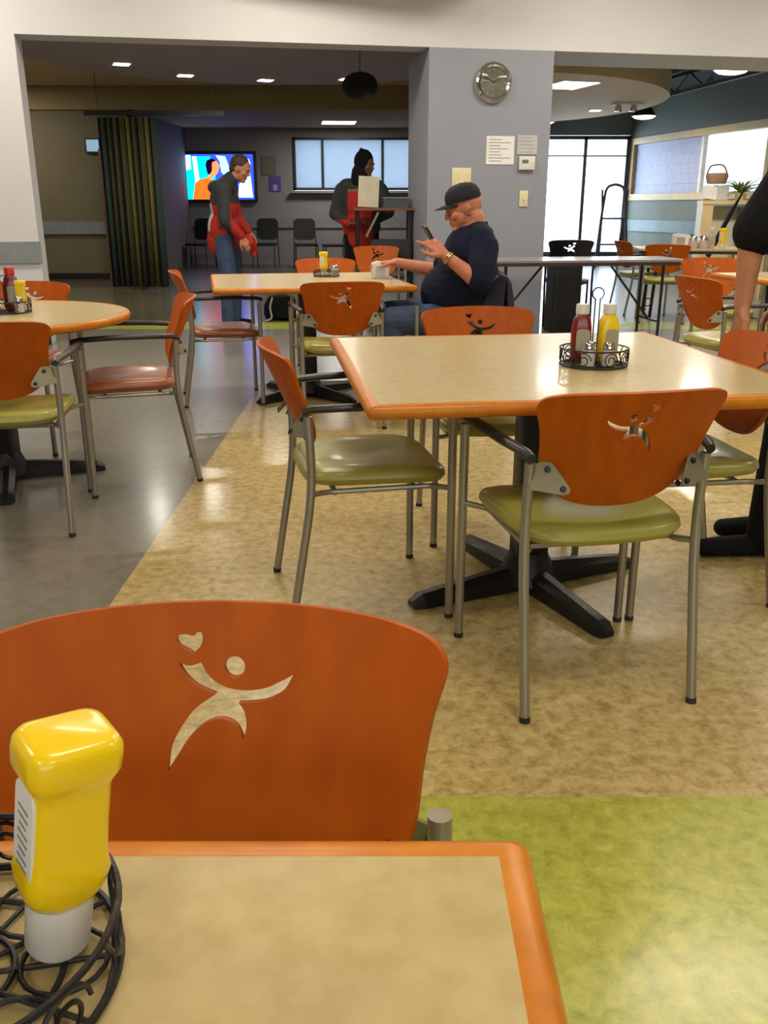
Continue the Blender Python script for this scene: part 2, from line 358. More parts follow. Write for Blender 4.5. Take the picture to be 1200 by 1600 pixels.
# hanging disc ceiling in the right hall
dr = [(1.35+2.95*cos(2*pi*k/96), 15.45+3.75*sin(2*pi*k/96)) for k in range(96)]
dr = [(x, y) for x, y in dr if x > 1.06]
struct('ceiling_disc_right', MB().prism(dr, 2.70, 2.98, CEILT))

# ---------------------------------------------------------------- ceiling lights and pendants
def downlight(x, y, z, s, lab, cool=False, rz=0.0, power=6, sy=None):
    t = thing('downlight', lab, 'ceiling light', (x, y, z), rz)
    sy = sy or s
    MB().box((0, 0, -.006), (s+.04, sy+.04, .014), WHITE).build('frame', None, t)
    MB().box((0, 0, -.016), (s, sy, .006), LITW if cool else LITE).build('diffuser', None, t)
    area('downlight_lamp', (x, y, z-.03), (s, sy), power, (1, .93, .8), (0, 0, rz)); return t
NM = ['leftmost of the square downlights in the curved mauve ceiling', 'second square downlight from the left in the mauve ceiling, bluish', 'third square downlight from the left in the mauve ceiling', 'square downlight half hidden behind the black disc speaker']
for (x, y), nm in zip([(-3.0, 11.35), (-2.47, 12.3), (-1.53, 12.75), (-.47, 12.65)], NM): downlight(x, y, 2.74, .17, nm, rz=.4, power=20)
downlight(-.86, 18.5, 2.70, .62, 'bright square ceiling light above the rear hall windows', True, .1, 45)
downlight(2.42, 12.9, 2.70, .5, 'large pale ceiling light at the near edge of the round tan ceiling', True, .3, 40, .7)
downlight(3.50, 16.2, 2.70, .16, 'small square downlight in the middle of the round tan ceiling', power=4)
downlight(2.9, 18.6, 2.70, .6, 'ceiling light at the far left edge of the round tan ceiling', True, .0, 30, .5)
t = thing('track_spotlight', 'pair of small silver spotlights under the round tan ceiling', 'spotlight', (3.75, 15.1, 2.70))
MB().box((0, 0, -.02), (.5, .03, .03), WHITE).build('track', None, t)
for dx in (-.13, .1): MB().lathe([(.03, 0), (.05, -.02), (.06, -.09), (.045, -.1)], CHROME, 14, TR((dx, 0, -.03), 0, .2)).build('lamp_head', None, t)
def pendant(x, y, z, ceil, lab, pw):
    t = thing('pendant_lamp', lab, 'pendant lamp', (x, y, z))
    MB().lathe([(.02, .34), (.07, .30), (.10, .16), (.20, .02), (.215, 0), (.205, 0), (.19, .02), (.09, .15), (.02, .29)], mat('dark_spun_metal', (.05, .05, .05), .4, .4), 28).build('lamp_shade', None, t)
    MB().lathe([(.01, .02), (.19, .02), (.192, -.004), (.15, -.03), (.08, -.045), (.01, -.05)], LITE, 24).build('bulb_lens', None, t)
    MB().tube([(0, 0, .33), (0, 0, ceil-z)], .012, BLACK).build('stem', None, t)
    area('pendant_light', (x, y, z-.06), (.3, .3), pw, (1, .92, .75))
pendant(4.02, 11.45, 2.68, 3.26, 'round glowing pendant lamp at top right close under the lintel', 55)
pendant(4.50, 16.9, 2.66, 3.26, 'farther round glowing pendant lamp beside the round tan ceiling', 35)
# roof truss beam
TRM = mat('grey_green_steel', (.10, .12, .11), .6)
t = thing('roof_truss', 'dark open web roof truss under the black ceiling on the right', 'truss', (5.1, 13.6, 2.93), R(98))
g = MB(); g.box((0, 0, .25), (6.4, .06, .05), TRM); g.box((0, 0, 0), (6.4, .06, .05), TRM); g.build('chord', None, t)
g = MB()
for k in range(12): g.tube([(-3.0+k*.5, 0, 0 if k % 2 else .25), (-2.5+k*.5, 0, .25 if k % 2 else 0)], .016, TRM, 6)
g.build('web', None, t)
for yy in (11.2, 14.6): downlight(-6.2, yy, 3.02, .5, 'added ceiling light out of sight behind the left pier, brightening the hall' if yy < 12 else 'farther added ceiling light hidden behind the left pier, brightening the hall', power=28)  # unseen lamps added to lift the dim left hall
# black disc speaker
t = thing('disc_speaker', 'black oval disc hanging under the mauve ceiling in front of a downlight', 'speaker', (-.25, 10.2, 2.37))
MB().lathe([(.02, .035), (.13, .03), (.155, .01), (.155, -.01), (.13, -.03), (.02, -.035)], BLACK, 32, TR((0, 0, 0), R(-20), R(62), R(12)) @ M.Scale(1.25, 4, (1, 0, 0))).build('body', None, t)
MB().tube([(0, .02, .03), (0, .05, .37)], .004, BLACK, 8).build('hanger', None, t)

# ---------------------------------------------------------------- curtain, hall door, lit sign, posters, tv
g = MB(); n = 150; pts = []
for k in range(n+1):
    u = k/n; x = -4.12+.84*u; pts.append((x, 14+.075*sin(u*2*pi*9.3)+.02*sin(u*40)))
CG = mat('olive_green_curtain', (.085, .082, .035), .85, col2=(.07, .068, .03)); CY = mat('mustard_green_curtain', (.22, .19, .05), .85); CT = mat('teal_curtain', (.04, .065, .055), .85)
hs = [(.03, 0), (1.2, 1), (2.40, 2)]
for k in range(n):
    u = k/n; m_ = CT if (u < .14 or u > .86) else (CY if int(u*9.3) % 3 == 1 and u > .3 else CG)
    vs = []
    for z, q in hs: vs += [(pts[k][0], pts[k][1], z), (pts[k+1][0], pts[k+1][1], z)]
    g.add(vs, [(0, 1, 3, 2), (2, 3, 5, 4)], m_, True)
cu = g.build('curtain', None); so = cu.modifiers.new('s', 'SOLIDIFY'); so.thickness = .006
tag(cu, 'full-length olive and teal striped pleated curtain hanging left of the television', 'curtain')
t = thing('curtain_track', 'black curtain track hung above the pleated curtain', 'curtain rail', (-3.3, 14, 2.42))
MB().box((0, 0, .03), (2.0, .05, .06), BLACK).build('rail', None, t)
for dx in (-.8, .8): MB().tube([(dx, 0, .05), (dx, 0, .60)], .004, BLACK, 8).build('hanger', None, t)
d = thing('door_2', None, None, (-4.42, 15.86, 0)); d['kind'] = 'structure'
MB().box((-.06, .0, 1.02), (.30, .05, 2.04), DOORW).build('door_leaf', None, d); MB().box((-.24, 0, 1.04), (.06, .08, 2.08), DOORW).build('door_frame', None, d)
t = thing('lit_sign', 'small glowing pale blue square sign above the brown door', 'sign', (-4.76, 15.87, 2.06))
MB().box((-.02, 0, .07), (.25, .04, .23), BLACK).build('housing', None, t); MB().box((-.02, -.024, .07), (.20, .006, .18), emis('sign_glow', (.35, .55, .70), .8)).build('panel', None, t)
# television: screen picture built from flat shapes
TX, TZ = -3.50, 1.76
t = thing('television', 'large wall television showing a person in orange on a blue background', 'television', (TX, RY-.10, TZ))
MB().box((0, .03, 0), (1.70, .07, 1.00), BLACK, bev=.01).build('casing', None, t)
def shape(pts): return [(x, z) for x, z in pts]
g = MB(); g.add([(-.79, -.01, -.44), (.79, -.01, -.44), (.79, -.01, .44), (-.79, -.01, .44)], [(0, 1, 2, 3)], emis('tv_blue', (.02, .05, .95), 3.0))
def flat(poly, y, m_): g.add([(x, y, z) for x, z in poly], [tuple(range(len(poly)))], m_)
flat([(-.79, -.44), (-.05, -.44), (.0, .0), (-.1, .40), (-.79, .40)], -.012, emis('tv_cyan', (.0, .60, 1), 3.2))
flat([(-.79, .1), (-.5, .15), (-.5, .42), (-.79, .42)], -.013, emis('tv_pale', (.5, .85, 1), 3.2))
flat([(-.42, -.2), (-.33, -.2), (-.38, .40), (-.46, .40)], -.014, emis('tv_white', (.85, .95, 1), 3.5))
flat([(.02, .42), (.22, .40), (.32, .1), (.22, -.02), (.12, .1), (.1, .3)], -.014, emis('tv_sky', (.25, .75, 1), 3.2))
flat([(-.50, -.44), (-.44, -.12), (-.34, -.05), (-.14, .0), (-.02, -.1), (.02, -.44)], -.016, emis('tv_orange', (1, .10, .01), 2.6))
flat([(-.20, .24+0), (-.17, .32), (-.08, .36), (.03, .33), (.04, .2), (-.06, .03), (-.17, .06)], -.017, emis('tv_dark', (.03, .0, .06), .6))
flat([(-.06, .28), (.03, .32), (.10, .22), (.05, .08), (-.04, .0), (-.13, -.06), (-.15, .0), (-.07, .12)], -.018, emis('tv_face', (1, .22, .08), 2.2))
flat([(.45, -.40), (.48, -.15), (.62, .02), (.72, .08), (.76, -.40)], -.016, emis('tv_shirt', (.6, .72, 1), 3))
flat([(.60, .25), (.70, .36), (.74, .26), (.66, .18)], -.016, emis('tv_shirt2', (.7, .75, 1), 2.5))
g.build('screen', None, t)
area('tv_glow', (TX, RY-.14, TZ), (1.5, .85), 8, (.25, .3, 1), (R(90), 0, 0))
t = tag(MB().box((-2.40, RY-.012, 1.98), (.30, .012, .36), mat('tan_poster', (.19, .16, .12), .7)).build('poster'), 'brown poster on the rear wall right of the television', 'poster')
t = thing('notice', 'small violet notice on the rear wall below the brown poster', 'notice', (-2.28, RY-.012, 1.63))
MB().box((0, 0, 0), (.24, .012, .30), mat('violet_print', (.10, .08, .32), .6)).build('sheet', None, t)
MB().box((0, -.008, -.08), (.08, .004, .12), mat('pale_print', (.4, .4, .6), .6)).build('print', None, t)

# ---------------------------------------------------------------- things on the grey column
def on_wall(px, z, off=0):            # point on the column's front face at world x
    t_ = (px-WA.x)/WD.x; p = wl(t_, -.004-off); return (p[0], p[1], z)
FACE = M.Rotation(WANG, 4, 'Z') @ M.Rotation(R(90), 4, 'X')
x, y, z = on_wall(.985, 2.255, .0)
t = thing('wall_clock', 'round silver wall clock high on the blue-grey column', 'clock', (x, y, z), WANG)
LX = M.Rotation(R(90), 4, 'X')
MB().lathe([(.02, 0), (.165, 0), (.175, .015), (.165, .04), (.145, .05), (.13, .038), (.128, .02), (.02, .02)], CHROME, 48, LX).build('rim', None, t)
MB().lathe([(.01, .021), (.128, .021), (.128, .023), (.01, .023)], mat('grey_clock_face', (.34, .33, .30), .5), 40, LX).build('clock_face', None, t)
g = MB()
for k in range(12): a = k*pi/6; g.box((0, .108, .0255), (.006 if k % 3 else .010, .02, .002), WHITE, LX @ M.Rotation(a, 4, 'Z'))
g.build('hour_marks', None, t)
g = MB(); g.box((0, .045, .028), (.010, .10, .002), BLACK, LX @ M.Rotation(R(65), 4, 'Z')); g.build('hour_hand', None, t)
g = MB(); g.box((0, .055, .031), (.007, .12, .002), BLACK, LX @ M.Rotation(R(-60), 4, 'Z')); g.build('minute_hand', None, t)
MB().lathe([(.001, .046), (.06, .044), (.132, .036), (.132, .034), (.001, .034)], mat('clock_lens', (.95, .95, .95), .03, trans=1), 32, LX).build('glass_lens', None, t)
def sheet(name, lab, cat, cx, cz, w_, h_, m_, lines=0, thick=.004):
    x, y, z = on_wall(cx, cz, .001); t = thing(name, lab, cat, (x, y, z), WANG)
    MB().box((0, -thick/2, 0), (w_, thick, h_), m_).build('sheet', None, t)
    if lines:
        g = MB(); random.seed(lines)
        for k in range(lines): ww = w_*random.uniform(.35, .8); g.box((-(w_*.84-ww)/2*.9, -thick-.0006, h_*.38-k*h_*.76/(lines-1)), (ww, .0008, h_*.025), INK)
        g.build('printed_lines', None, t)
    return t
sheet('paper_notice', 'large white paper notice taped to the grey column', 'notice', 1.08, 1.685, .27, .245, PAPER, 8)
sheet('framed_notice', 'pale grey notice on the column just above the thermostat', 'notice', 1.335, 1.735, .195, .165, mat('grey_paper', (.50, .50, .54), .6), 5, .008)
x, y, z = on_wall(1.335, 1.575, .0)
t = thing('thermostat', 'white thermostat with small grey display below the grey notice', 'thermostat', (x, y, z), WANG)
MB().box((0, -.018, 0), (.155, .034, .12), WHITE, bev=.008).build('housing', None, t); MB().box((-.02, -.037, .015), (.06, .003, .03), mat('lcd', (.16, .18, .17), .3)).build('display', None, t)
x, y, z = on_wall(1.325, 1.26, .0)
t = thing('light_switch', 'single ivory light switch on the column under the thermostat', 'light switch', (x, y, z), WANG)
MB().box((0, -.005, 0), (.085, .009, .145), IVORY, bev=.003).build('cover_plate', None, t); MB().box((0, -.014, 0), (.018, .012, .034), IVORY, bev=.003).build('toggle', None, t)
x, y, z = on_wall(.72, 1.43, .0)
t = thing('switch_panel', 'wide ivory multi-switch plate on the column above the black cap', 'light switch', (x, y, z), WANG)
MB().box((0, -.005, 0), (.185, .009, .20), IVORY, bev=.003).build('cover_plate', None, t)
for dx in (-.05, 0, .05): MB().box((dx, -.014, -.03), (.018, .012, .034), IVORY, bev=.003).build('toggle', None, t)

# ---------------------------------------------------------------- CHAIR
def bez(pts, n=6):
    """closed Catmull-Rom through the points"""
    out = []; N = len(pts)
    for i in range(N):
        p0, p1, p2, p3 = [V(pts[(i+k-1) % N]) for k in range(4)]
        for k in range(n):
            t = k/n; q = .5*((2*p1)+(p2-p0)*t+(2*p0-5*p1+4*p2-p3)*t*t+(3*p1-p0-3*p2+p3)*t**3); out.append((q.x, q.y))
    return out
def seg(p, q, n): return [(p[0]+(q[0]-p[0])*k/n, p[1]+(q[1]-p[1])*k/n) for k in range(n)]
def crseg(pts, n=4):
    out = []
    for i in range(len(pts)-1):
        p0 = V(pts[max(i-1, 0)]); p1 = V(pts[i]); p2 = V(pts[i+1]); p3 = V(pts[min(i+2, len(pts)-1)])
        for k in range(n):
            t = k/n; q = .5*((2*p1)+(p2-p0)*t+(2*p0-5*p1+4*p2-p3)*t*t+(3*p1-p0-3*p2+p3)*t**3); out.append((q.x, q.y))
    return out
def cv(pts): return [((x-577)*.000405, .307-(y-35)*.000395) for x, y in pts]
# cut-out figure: heart, head, body with raised arms (seen from the sitter's side the heart is at the left)
HEART = cv(crseg([(510, 114), (498, 110), (482, 111), (474, 122), (482, 138), (500, 149), (516, 160)])+crseg([(516, 160), (530, 146), (538, 128), (537, 108), (526, 105), (518, 113), (510, 114)]))
HEADC = cv([(621+26*cos(2*pi*k/22), 193+27*sin(2*pi*k/22)) for k in range(22)])
BODY = cv(crseg([(480, 182), (508, 190), (536, 182)])+crseg([(536, 182), (552, 210), (575, 232), (605, 246), (650, 252), (700, 245), (735, 229), (770, 210)])
          + crseg([(770, 210), (748, 248), (712, 272), (672, 282), (632, 284)])+crseg([(632, 284), (646, 304), (652, 332), (650, 356), (643, 375)])
          + crseg([(643, 375), (632, 348), (612, 330), (588, 324), (560, 330), (530, 350), (502, 383), (482, 416), (460, 452)])
          + crseg([(460, 452), (465, 400), (480, 362), (500, 328), (528, 294), (575, 262)])+crseg([(575, 262), (545, 250), (520, 235), (498, 212), (480, 182)]))
OUT = []
half = [(0, 0), (.06, .003), (.115, .016), (.155, .038), (.186, .070), (.203, .110), (.211, .160), (.2215, .205), (.2335, .240), (.2365, .256), (.232, .271), (.216, .284), (.175, .296), (.12, .304), (.06, .3085), (0, .310)]
half = [(x, v-max(.2-v, 0)*.085) for x, v in half]
hs_ = crseg(half, 5)+[half[-1]]
OUT = hs_[:-1]+[(-x, y) for x, y in hs_[::-1][:-1]]
def inside(p, poly):
    c = False; j = len(poly)-1
    for i in range(len(poly)):
        if (poly[i][1] > p[1]) != (poly[j][1] > p[1]) and p[0] < (poly[j][0]-poly[i][0])*(p[1]-poly[i][1])/(poly[j][1]-poly[i][1])+poly[i][0]: c = not c
        j = i
    return c
LEAN = R(24)
def back_mesh(cut=True):
    loops = [OUT]+([HEART, HEADC, BODY] if cut else [])
    vs = []; ed = []
    for L in loops:
        b0 = len(vs); vs += [V(p) for p in L]; ed += [(b0+i, b0+(i+1) % len(L)) for i in range(len(L))]
    for i in range(-11, 12):
        for j in range(0, 15):
            p = (i*.021, j*.0215+.005)
            if inside(p, OUT) and not any(inside(p, h_) for h_ in loops[1:]) and min((V(p)-V(q)).length for L in loops for q in L) > .007: vs.append(V(p))
    rv, re, rf, *_ = delaunay_2d_cdt(vs, ed, [], 0, 1e-6)
    tris = []
    for f_ in rf:
        c = sum((rv[k] for k in f_), V((0, 0)))/len(f_)
        if inside(c, OUT) and not any(inside(c, h_) for h_ in loops[1:]): tris.append(tuple(f_))
    th = .011
    def bend(u, v, d):           # local chair frame: front is +Y. d: depth offset along the normal
        R_ = .50; a = u/R_; off = R_*(1-cos(a))*1.0
        x = -(R_-d)*sin(a); n = off+d*cos(a)
        return (x, -.185-v*sin(LEAN)+n*cos(LEAN), .535+v*cos(LEAN)+n*sin(LEAN)*.6)
    g = MB(); F = [bend(p.x, p.y, th/2) for p in rv]; B = [bend(p.x, p.y, -th/2) for p in rv]; N = len(rv)
    cnt = {}
    for f_ in tris:
        for a, b_ in zip(f_, f_[1:]+f_[:1]): cnt[(a, b_)] = 1
    fs = list(tris)+[tuple(N+k for k in f_[::-1]) for f_ in tris]
    fs += [(b_, a, N+a, N+b_) for (a, b_) in cnt if (b_, a) not in cnt]
    g.add(F+B, fs, WOOD, True); return g
def cushion(w0, w1, d, zt, th, y0):
    """rounded trapezoid seat pad: w0 rear width, w1 front width"""
    nA = 48; rings = []
    def ring(s, z):
        out = []
        for k in range(nA):
            a = 2*pi*k/nA; c, s_ = cos(a), sin(a); e = .42
            yy = (abs(s_)**e)*(1 if s_ > 0 else -1); xx = (abs(c)**e)*(1 if c > 0 else -1)
            w = w0+(w1-w0)*(yy+1)/2
            out.append((xx*w/2*s, y0+yy*d/2*s, z+(.010*(abs(xx)**2)-.012*(max(yy, 0)**3))*min(s, 1)**2))
        return out
    prof = [(.001, -th+.004), (.86, -th), (.955, -th+.008), (1, -th*.55), (.99, -.016), (.955, -.006), (.88, 0), (.6, .002), (.3, -.004), (.001, -.006)]
    vs = []; fs = []
    for s_, dz in prof: vs += ring(s_, zt+dz)
    for i in range(len(prof)-1):
        for k in range(nA): fs.append((i*nA+k, i*nA+(k+1) % nA, (i+1)*nA+(k+1) % nA, (i+1)*nA+k))
    return vs, fs
BACKM = None
def make_chair(label, seatm, arms=True):
    global BACKM
    c = thing('dining_chair', label, 'chair')
    if BACKM is None: o = back_mesh().build('backrest', None, c); BACKM = o.data
    else: o = bpy.data.objects.new('backrest', BACKM); COL.objects.link(o); o.parent = c
    vs, fs = cushion(.43, .47, .44, .468, .052, .01); MB().add(vs, fs, seatm, True).build('seat', None, c)
    for s in (-1, 1):
        MB().tube([(s*.252, .215, .012), (s*.250, .215, .64)], .0125, STEEL, 12).tube([(s*.252, .215, 0), (s*.252, .215, .014)], .0135, RUBBER, 12).build('leg', None, c)
        MB().tube([(s*.224, -.262, .012), (s*.223, -.190, .43), (s*.222, -.200, .642)], .0125, STEEL, 12, rnd=.12).tube([(s*.224, -.264, 0), (s*.224, -.262, .014)], .0135, RUBBER, 12).build('leg', None, c)
        if arms:
            ar = []; 
            P = [(s*.250, .235, .655), (s*.252, .20, .664), (s*.254, .05, .670), (s*.245, -.10, .668), (s*.230, -.19, .664), (s*.225, -.215, .655)]
            Q = [V(p) for p in P]; g = MB(); n = 10; ws = [.012, .017, .019, .017, .015, .012]; vs = []
            for p, w_ in zip(Q, ws):
                for k in range(n): a = 2*pi*k/n; vs.append((p.x+w_*cos(a), p.y, p.z+.0115*sin(a)))
            fs = [(i*n+k, i*n+(k+1) % n, (i+1)*n+(k+1) % n, (i+1)*n+k) for i in range(5) for k in range(n)]+[tuple(range(n))[::-1], tuple(5*n+k for k in range(n))]
            g.add(vs, fs, BLACK, True).build('armrest', None, c)
        # bracket behind the back with two bolts
        X = TR((s*.184, -.217, .610), s*R(20), -LEAN)
        pl = [(s*a, b_) for a, b_ in [(.040, .026), (.014, .036), (-.008, .034), (-.030, .006), (-.052, -.024), (-.050, -.036), (-.036, -.040), (.040, -.030)]]
        if s < 0: pl = pl[::-1]
        X2 = X @ M.Rotation(R(90), 4, 'X')
        br = MB().prism(pl, -.0015, .0015, PLATE, X2).tube([(s*.226, -.200, .60), (s*.208, -.205, .60)], .008, PLATE, 8).build('bracket', None, c)
        for (a, b_) in ((s*.001, .018), (s*-.036, -.026)):
            MB().lathe([(.002, .006), (.006, .005), (.0075, .001), (.0075, -.004), (.002, -.004)], BLACK, 12, X2 @ TR((a, b_, .002))).build('bolt', None, br)
            MB().lathe([(.002, .004), (.007, .003), (.0085, 0), (.002, 0)], BLACK, 12, X2 @ TR((a, b_, -.024)) @ M.Rotation(pi, 4, 'X')).build('bolt', None, br)
        MB().tube([(s*.225, -.19, .415), (s*.19, -.15, .408), (s*.19, .17, .408), (s*.25, .213, .415)], .0085, STEEL, 8, rnd=.03).build('side_rail', None, c)
    for y_ in (.12, -.12): MB().tube([(-.19, y_, .405), (.19, y_, .405)], .0085, STEEL, 8).build('cross_rail', None, c)
    return c

# near chair (bare tube tops, no armrests)
c0 = make_chair('closest orange chair facing the camera across the nearest table', GREEN, False)
c0.location = (-.168, .525, 0); c0.rotation_euler = (0, 0, pi)
def face(dx, dy): return atan2(dy, dx)-pi/2
proto = make_chair('orange-backed chair seen from behind at the near side of the large square table', GREEN)
proto.location = (.510, 2.22, 0); proto.rotation_euler = (0, 0, R(12))
G1 = None
dup(proto, (-.065, 2.71, 0), R(-77.7), 'orange-backed green-seat chair seen from the side at the left of the large square table')
dup(proto, (.405, 3.36, 0), R(187.6), 'chair behind the far edge of the large square table, in front of the seated man')
dup(proto, (.93, 2.77, 0), R(97.6), 'chair at the right end of the large square table under the standing person\'s hand')
dup(proto, (-.265, 5.19, 0), R(10), 'chair seen from behind tucked at the near side of the middle table')
dup(proto, (-.43, 6.84, 0), R(184), 'chair behind the middle table, its back half hidden by the upright mustard bottle')
dup(proto, (-.06, 9.05, 0), R(184), 'farther orange chair behind the middle table, above the white napkin dispenser')
man_chair = dup(c0, (.40, 5.62, 0), R(92), 'chair the seated man in the black cap sits on, jacket over its back')
terra = make_chair('orange chair with terracotta seat side-on in front of the round table, facing left', TERRA)
terra.location = (-1.16, 4.09, 0); terra.rotation_euler = (0, 0, R(106))
dup(terra, (-1.03, 5.80, 0), R(-77), 'orange chair with terracotta seat at the left end of the middle table, facing right')
dup(terra, (-1.90, 4.62, 0), R(176), 'chair on the far side of the round table behind the condiment caddy')
dup(proto, (-1.46, 3.44, 0), R(10), 'chair with yellow-green seat cut off by the left edge, nearest the round table')
dup(proto, (2.03, 5.34, 0), R(-75), 'orange chair seen from behind at the right, in front of the standing person\'s forearm')
dup(proto, (2.52, 6.92, 0), R(180), 'orange chair on the far side of the right-hand table, facing the camera')
dup(proto, (3.03, 10.0, 0), R(-14), 'orange chair with green seat seen from behind at the dark-edged table in the right hall')
dup(proto, (2.98, 10.75, 0), R(-80), 'far orange chair at the left end of the dark-edged table, beside the glass doors')

# ---------------------------------------------------------------- TABLES
def pedestal(t, cz, ang, L=.43, rnd=False):
    MB().box((0, 0, .39), (.105, .105, .62), IRON, bev=.01).build('column', None, t)
    MB().lathe([(.02, .03), (.10, .03), (.085, .075), (.06, .13), (.02, .13)], IRON, 20).build('hub', None, t)
    for k in range(4):
        a = ang+k*pi/2; X = M.Rotation(a, 4, 'Z'); g = MB()
        # tapering foot with a raised ridge and a chiselled end
        sec = [(.03, .040, .085), (.18, .036, .070), (.34, .034, .052), (L-.035, .034, .046), (L, .022, .024)]
        vs = []
        for x_, w_, h_ in sec: vs += [(x_, -w_, .004), (x_, -w_, h_*.72), (x_, -w_*.35, h_), (x_, w_*.35, h_), (x_, w_, h_*.72), (x_, w_, .004)]
        n = 6; fs = [(i*n+k2, i*n+(k2+1) % n, (i+1)*n+(k2+1) % n, (i+1)*n+k2) for i in range(len(sec)-1) for k2 in range(n)]+[tuple(range(n)), tuple((len(sec)-1)*n+k2 for k2 in range(n))]
        g.add(vs, fs, IRON, False, X); g.build('foot', None, t)
    MB().box((0, 0, cz-.045), (.5, .07, .022), IRON, M.Rotation(ang, 4, 'Z')).box((0, 0, cz-.045), (.07, .5, .022), IRON, M.Rotation(ang, 4, 'Z')).build('top_bracket', None, t)
def edge_band(poly_o, poly_i, z, th):
    """bullnose wooden rim between an outer and an inner outline"""
    n = len(poly_o); prof = [(0, 0), (.55, 0), (.85, -.12), (1, -.35), (1, -.65), (.85, -.88), (.55, -1), (0, -1)]
    vs = []
    for s_, dz in prof:
        for (xo, yo), (xi, yi) in zip(poly_o, poly_i): vs.append((xi+(xo-xi)*s_, yi+(yo-yi)*s_, z+dz*th))
    m = len(prof); fs = [(i*n+k, i*n+(k+1) % n, ((i+1) % m)*n+(k+1) % n, ((i+1) % m)*n+k) for i in range(m) for k in range(n)]
    return MB().add(vs, fs, EDGE, True)
def table(lab, loc, rz, w_, d_, band=.028, ped=0, r=.012, shape=None, L=.43, H=.75):
    t = thing('dining_table', lab, 'table', loc, rz)
    if shape == 'round':
        po = [(w_/2*cos(2*pi*k/72), w_/2*sin(2*pi*k/72)) for k in range(72)]; pi_ = [((w_/2-band)*cos(2*pi*k/72), (w_/2-band)*sin(2*pi*k/72)) for k in range(72)]
    else: po = rrect(w_, d_, r+.001); pi_ = rrect(w_-2*band, d_-2*band, max(r-band, .0006))
    MB().prism(pi_, H-.034, H, LAM).build('tabletop', None, t)
    edge_band(po, pi_, H, .036).build('edge_band', None, t)
    pedestal(t, H, ped, L); return t
table('nearest square table with the mustard bottle on it, filling the bottom of the view', (-.425, .029, 0), 0, 1.07, 1.07, .026, R(45))
table('large square table in the middle right with a ketchup and mustard caddy', (.476, 2.754, 0), R(7.6), 1.2, 1.2, .030, R(17))
table('square table with a white napkin dispenser, in front of the seated man', (-.50, 5.93, 0), R(11), 1.2, 1.2, .03, R(35))
table('round table at the left edge with bottles and shakers', (-1.745, 4.0, 0), 0, 1.22, 1.22, .03, R(20), shape='round')
table('table behind the standing person\'s forearm at the right', (3.02, 6.08, 0), R(12), 1.2, 1.2, .03, R(45))
# dark-edged table in the right hall
t = thing('dark_edged_table', 'long table with dark edge in the right hall carrying napkins and condiments', 'table', (3.72, 10.45, 0), R(-8))
MB().box((0, 0, .74), (1.75, .76, .02), LAM).build('tabletop', None, t); MB().box((0, 0, .715), (1.77, .78, .03), BLACK).build('edge_band', None, t)
for sx in (-.7, .7):
    for sy in (-.3, .3): MB().tube([(sx, sy, 0), (sx*.95, sy, .7)], .018, BLACK, 8).build('leg', None, t)
# folding table crossing in front of the column
p = V((1.75, 8.42)); t = thing('folding_table', 'long brown-edged folding table running in front of the grey column', 'table', (p.x, p.y, 0), R(7))
MB().box((0, 0, .735), (1.83, .62, .022), mat('mauve_grey_laminate', (.30, .27, .29), .3, coat=.3)).build('tabletop', None, t); MB().box((0, 0, .713), (1.84, .63, .030), mat('dark_brown_edge', (.05, .028, .026), .4)).build('edge_band', None, t)
for sx in (-.72, .72):
    for sy in (-.24, .24): MB().tube([(sx, sy, 0), (sx, sy, .70)], .014, BLACK, 8).build('leg', None, t)
    MB().tube([(sx, -.24, .2), (sx, .24, .2)], .010, BLACK, 8).build('stretcher', None, t)
    MB().tube([(sx, 0, .2), (sx*.45, 0, .68)], .010, BLACK, 8).build('brace', None, t)
MB().tube([(.66+.035*cos(2*pi*k/16), -.1, .36+.035*sin(2*pi*k/16)) for k in range(16)], .005, BLACK, 6, closed=True).build('lock_ring', None, t)

# ---------------------------------------------------------------- CONDIMENTS
def inverted_bottle(lab, loc, rz=0, tilt=0, col=YEL, s=1.0, label=True):
    t = thing('mustard_bottle', lab, 'bottle', loc, rz); t.rotation_euler = (M.Rotation(tilt, 3, 'Y') @ M.Rotation(rz, 3, 'Z')).to_euler()
    def sec(w_, d_, z, r): return [(x, y, z) for x, y in rrect(w_*s, d_*s, r*s, 4)]
    S_ = [(.034, .030, .040, .014), (.047, .040, .044, .016), (.053, .043, .052, .014), (.056, .045, .064, .012), (.0515, .043, .072, .010), (.0495, .041, .082, .009), (.0485, .040, .100, .009), (.0485, .040, .122, .009), (.0495, .041, .131, .010), (.055, .046, .1365, .012), (.0595, .050, .142, .013), (.060, .0505, .152, .013), (.0585, .049, .158, .012), (.053, .044, .1625, .011), (.045, .037, .1640, .010)]
    vs = []; n = 20+0
    for w_, d_, z, r in S_: q = sec(w_, d_, z*s, r); n = len(q); vs += q
    fs = [(i*n+k, i*n+(k+1) % n, (i+1)*n+(k+1) % n, (i+1)*n+k) for i in range(len(S_)-1) for k in range(n)]+[tuple(range(n))[::-1], tuple((len(S_)-1)*n+k for k in range(n))]
    MB().add(vs, fs, col, True).build('body', None, t)
    MB().lathe([(.005*s, 0), (.0195*s, 0), (.021*s, .003*s), (.0215*s, .030*s), (.020*s, .040*s), (.012*s, .043*s)], WHITE, 28).build('cap', None, t)
    if label:
        lb = rrect(.029*s, .084*s, .011*s, 5); X = TR((-.0246*s, .0*s, .092*s), 0, 0, 0) @ M.Rotation(R(-90), 4, 'Y') @ M.Rotation(R(90), 4, 'Z')
        o = MB().prism(lb, -.001*s, .0012*s, PAPER, X).build('label_sticker', None, t)
        g = MB()
        for k in range(9): g.box((0, .026*s-k*.0062*s, .0014*s), ((.016 if k % 3 else .011)*s, .0016*s, .0003*s), INK, X)
        g.build('printed_lines', None, o)
    return t
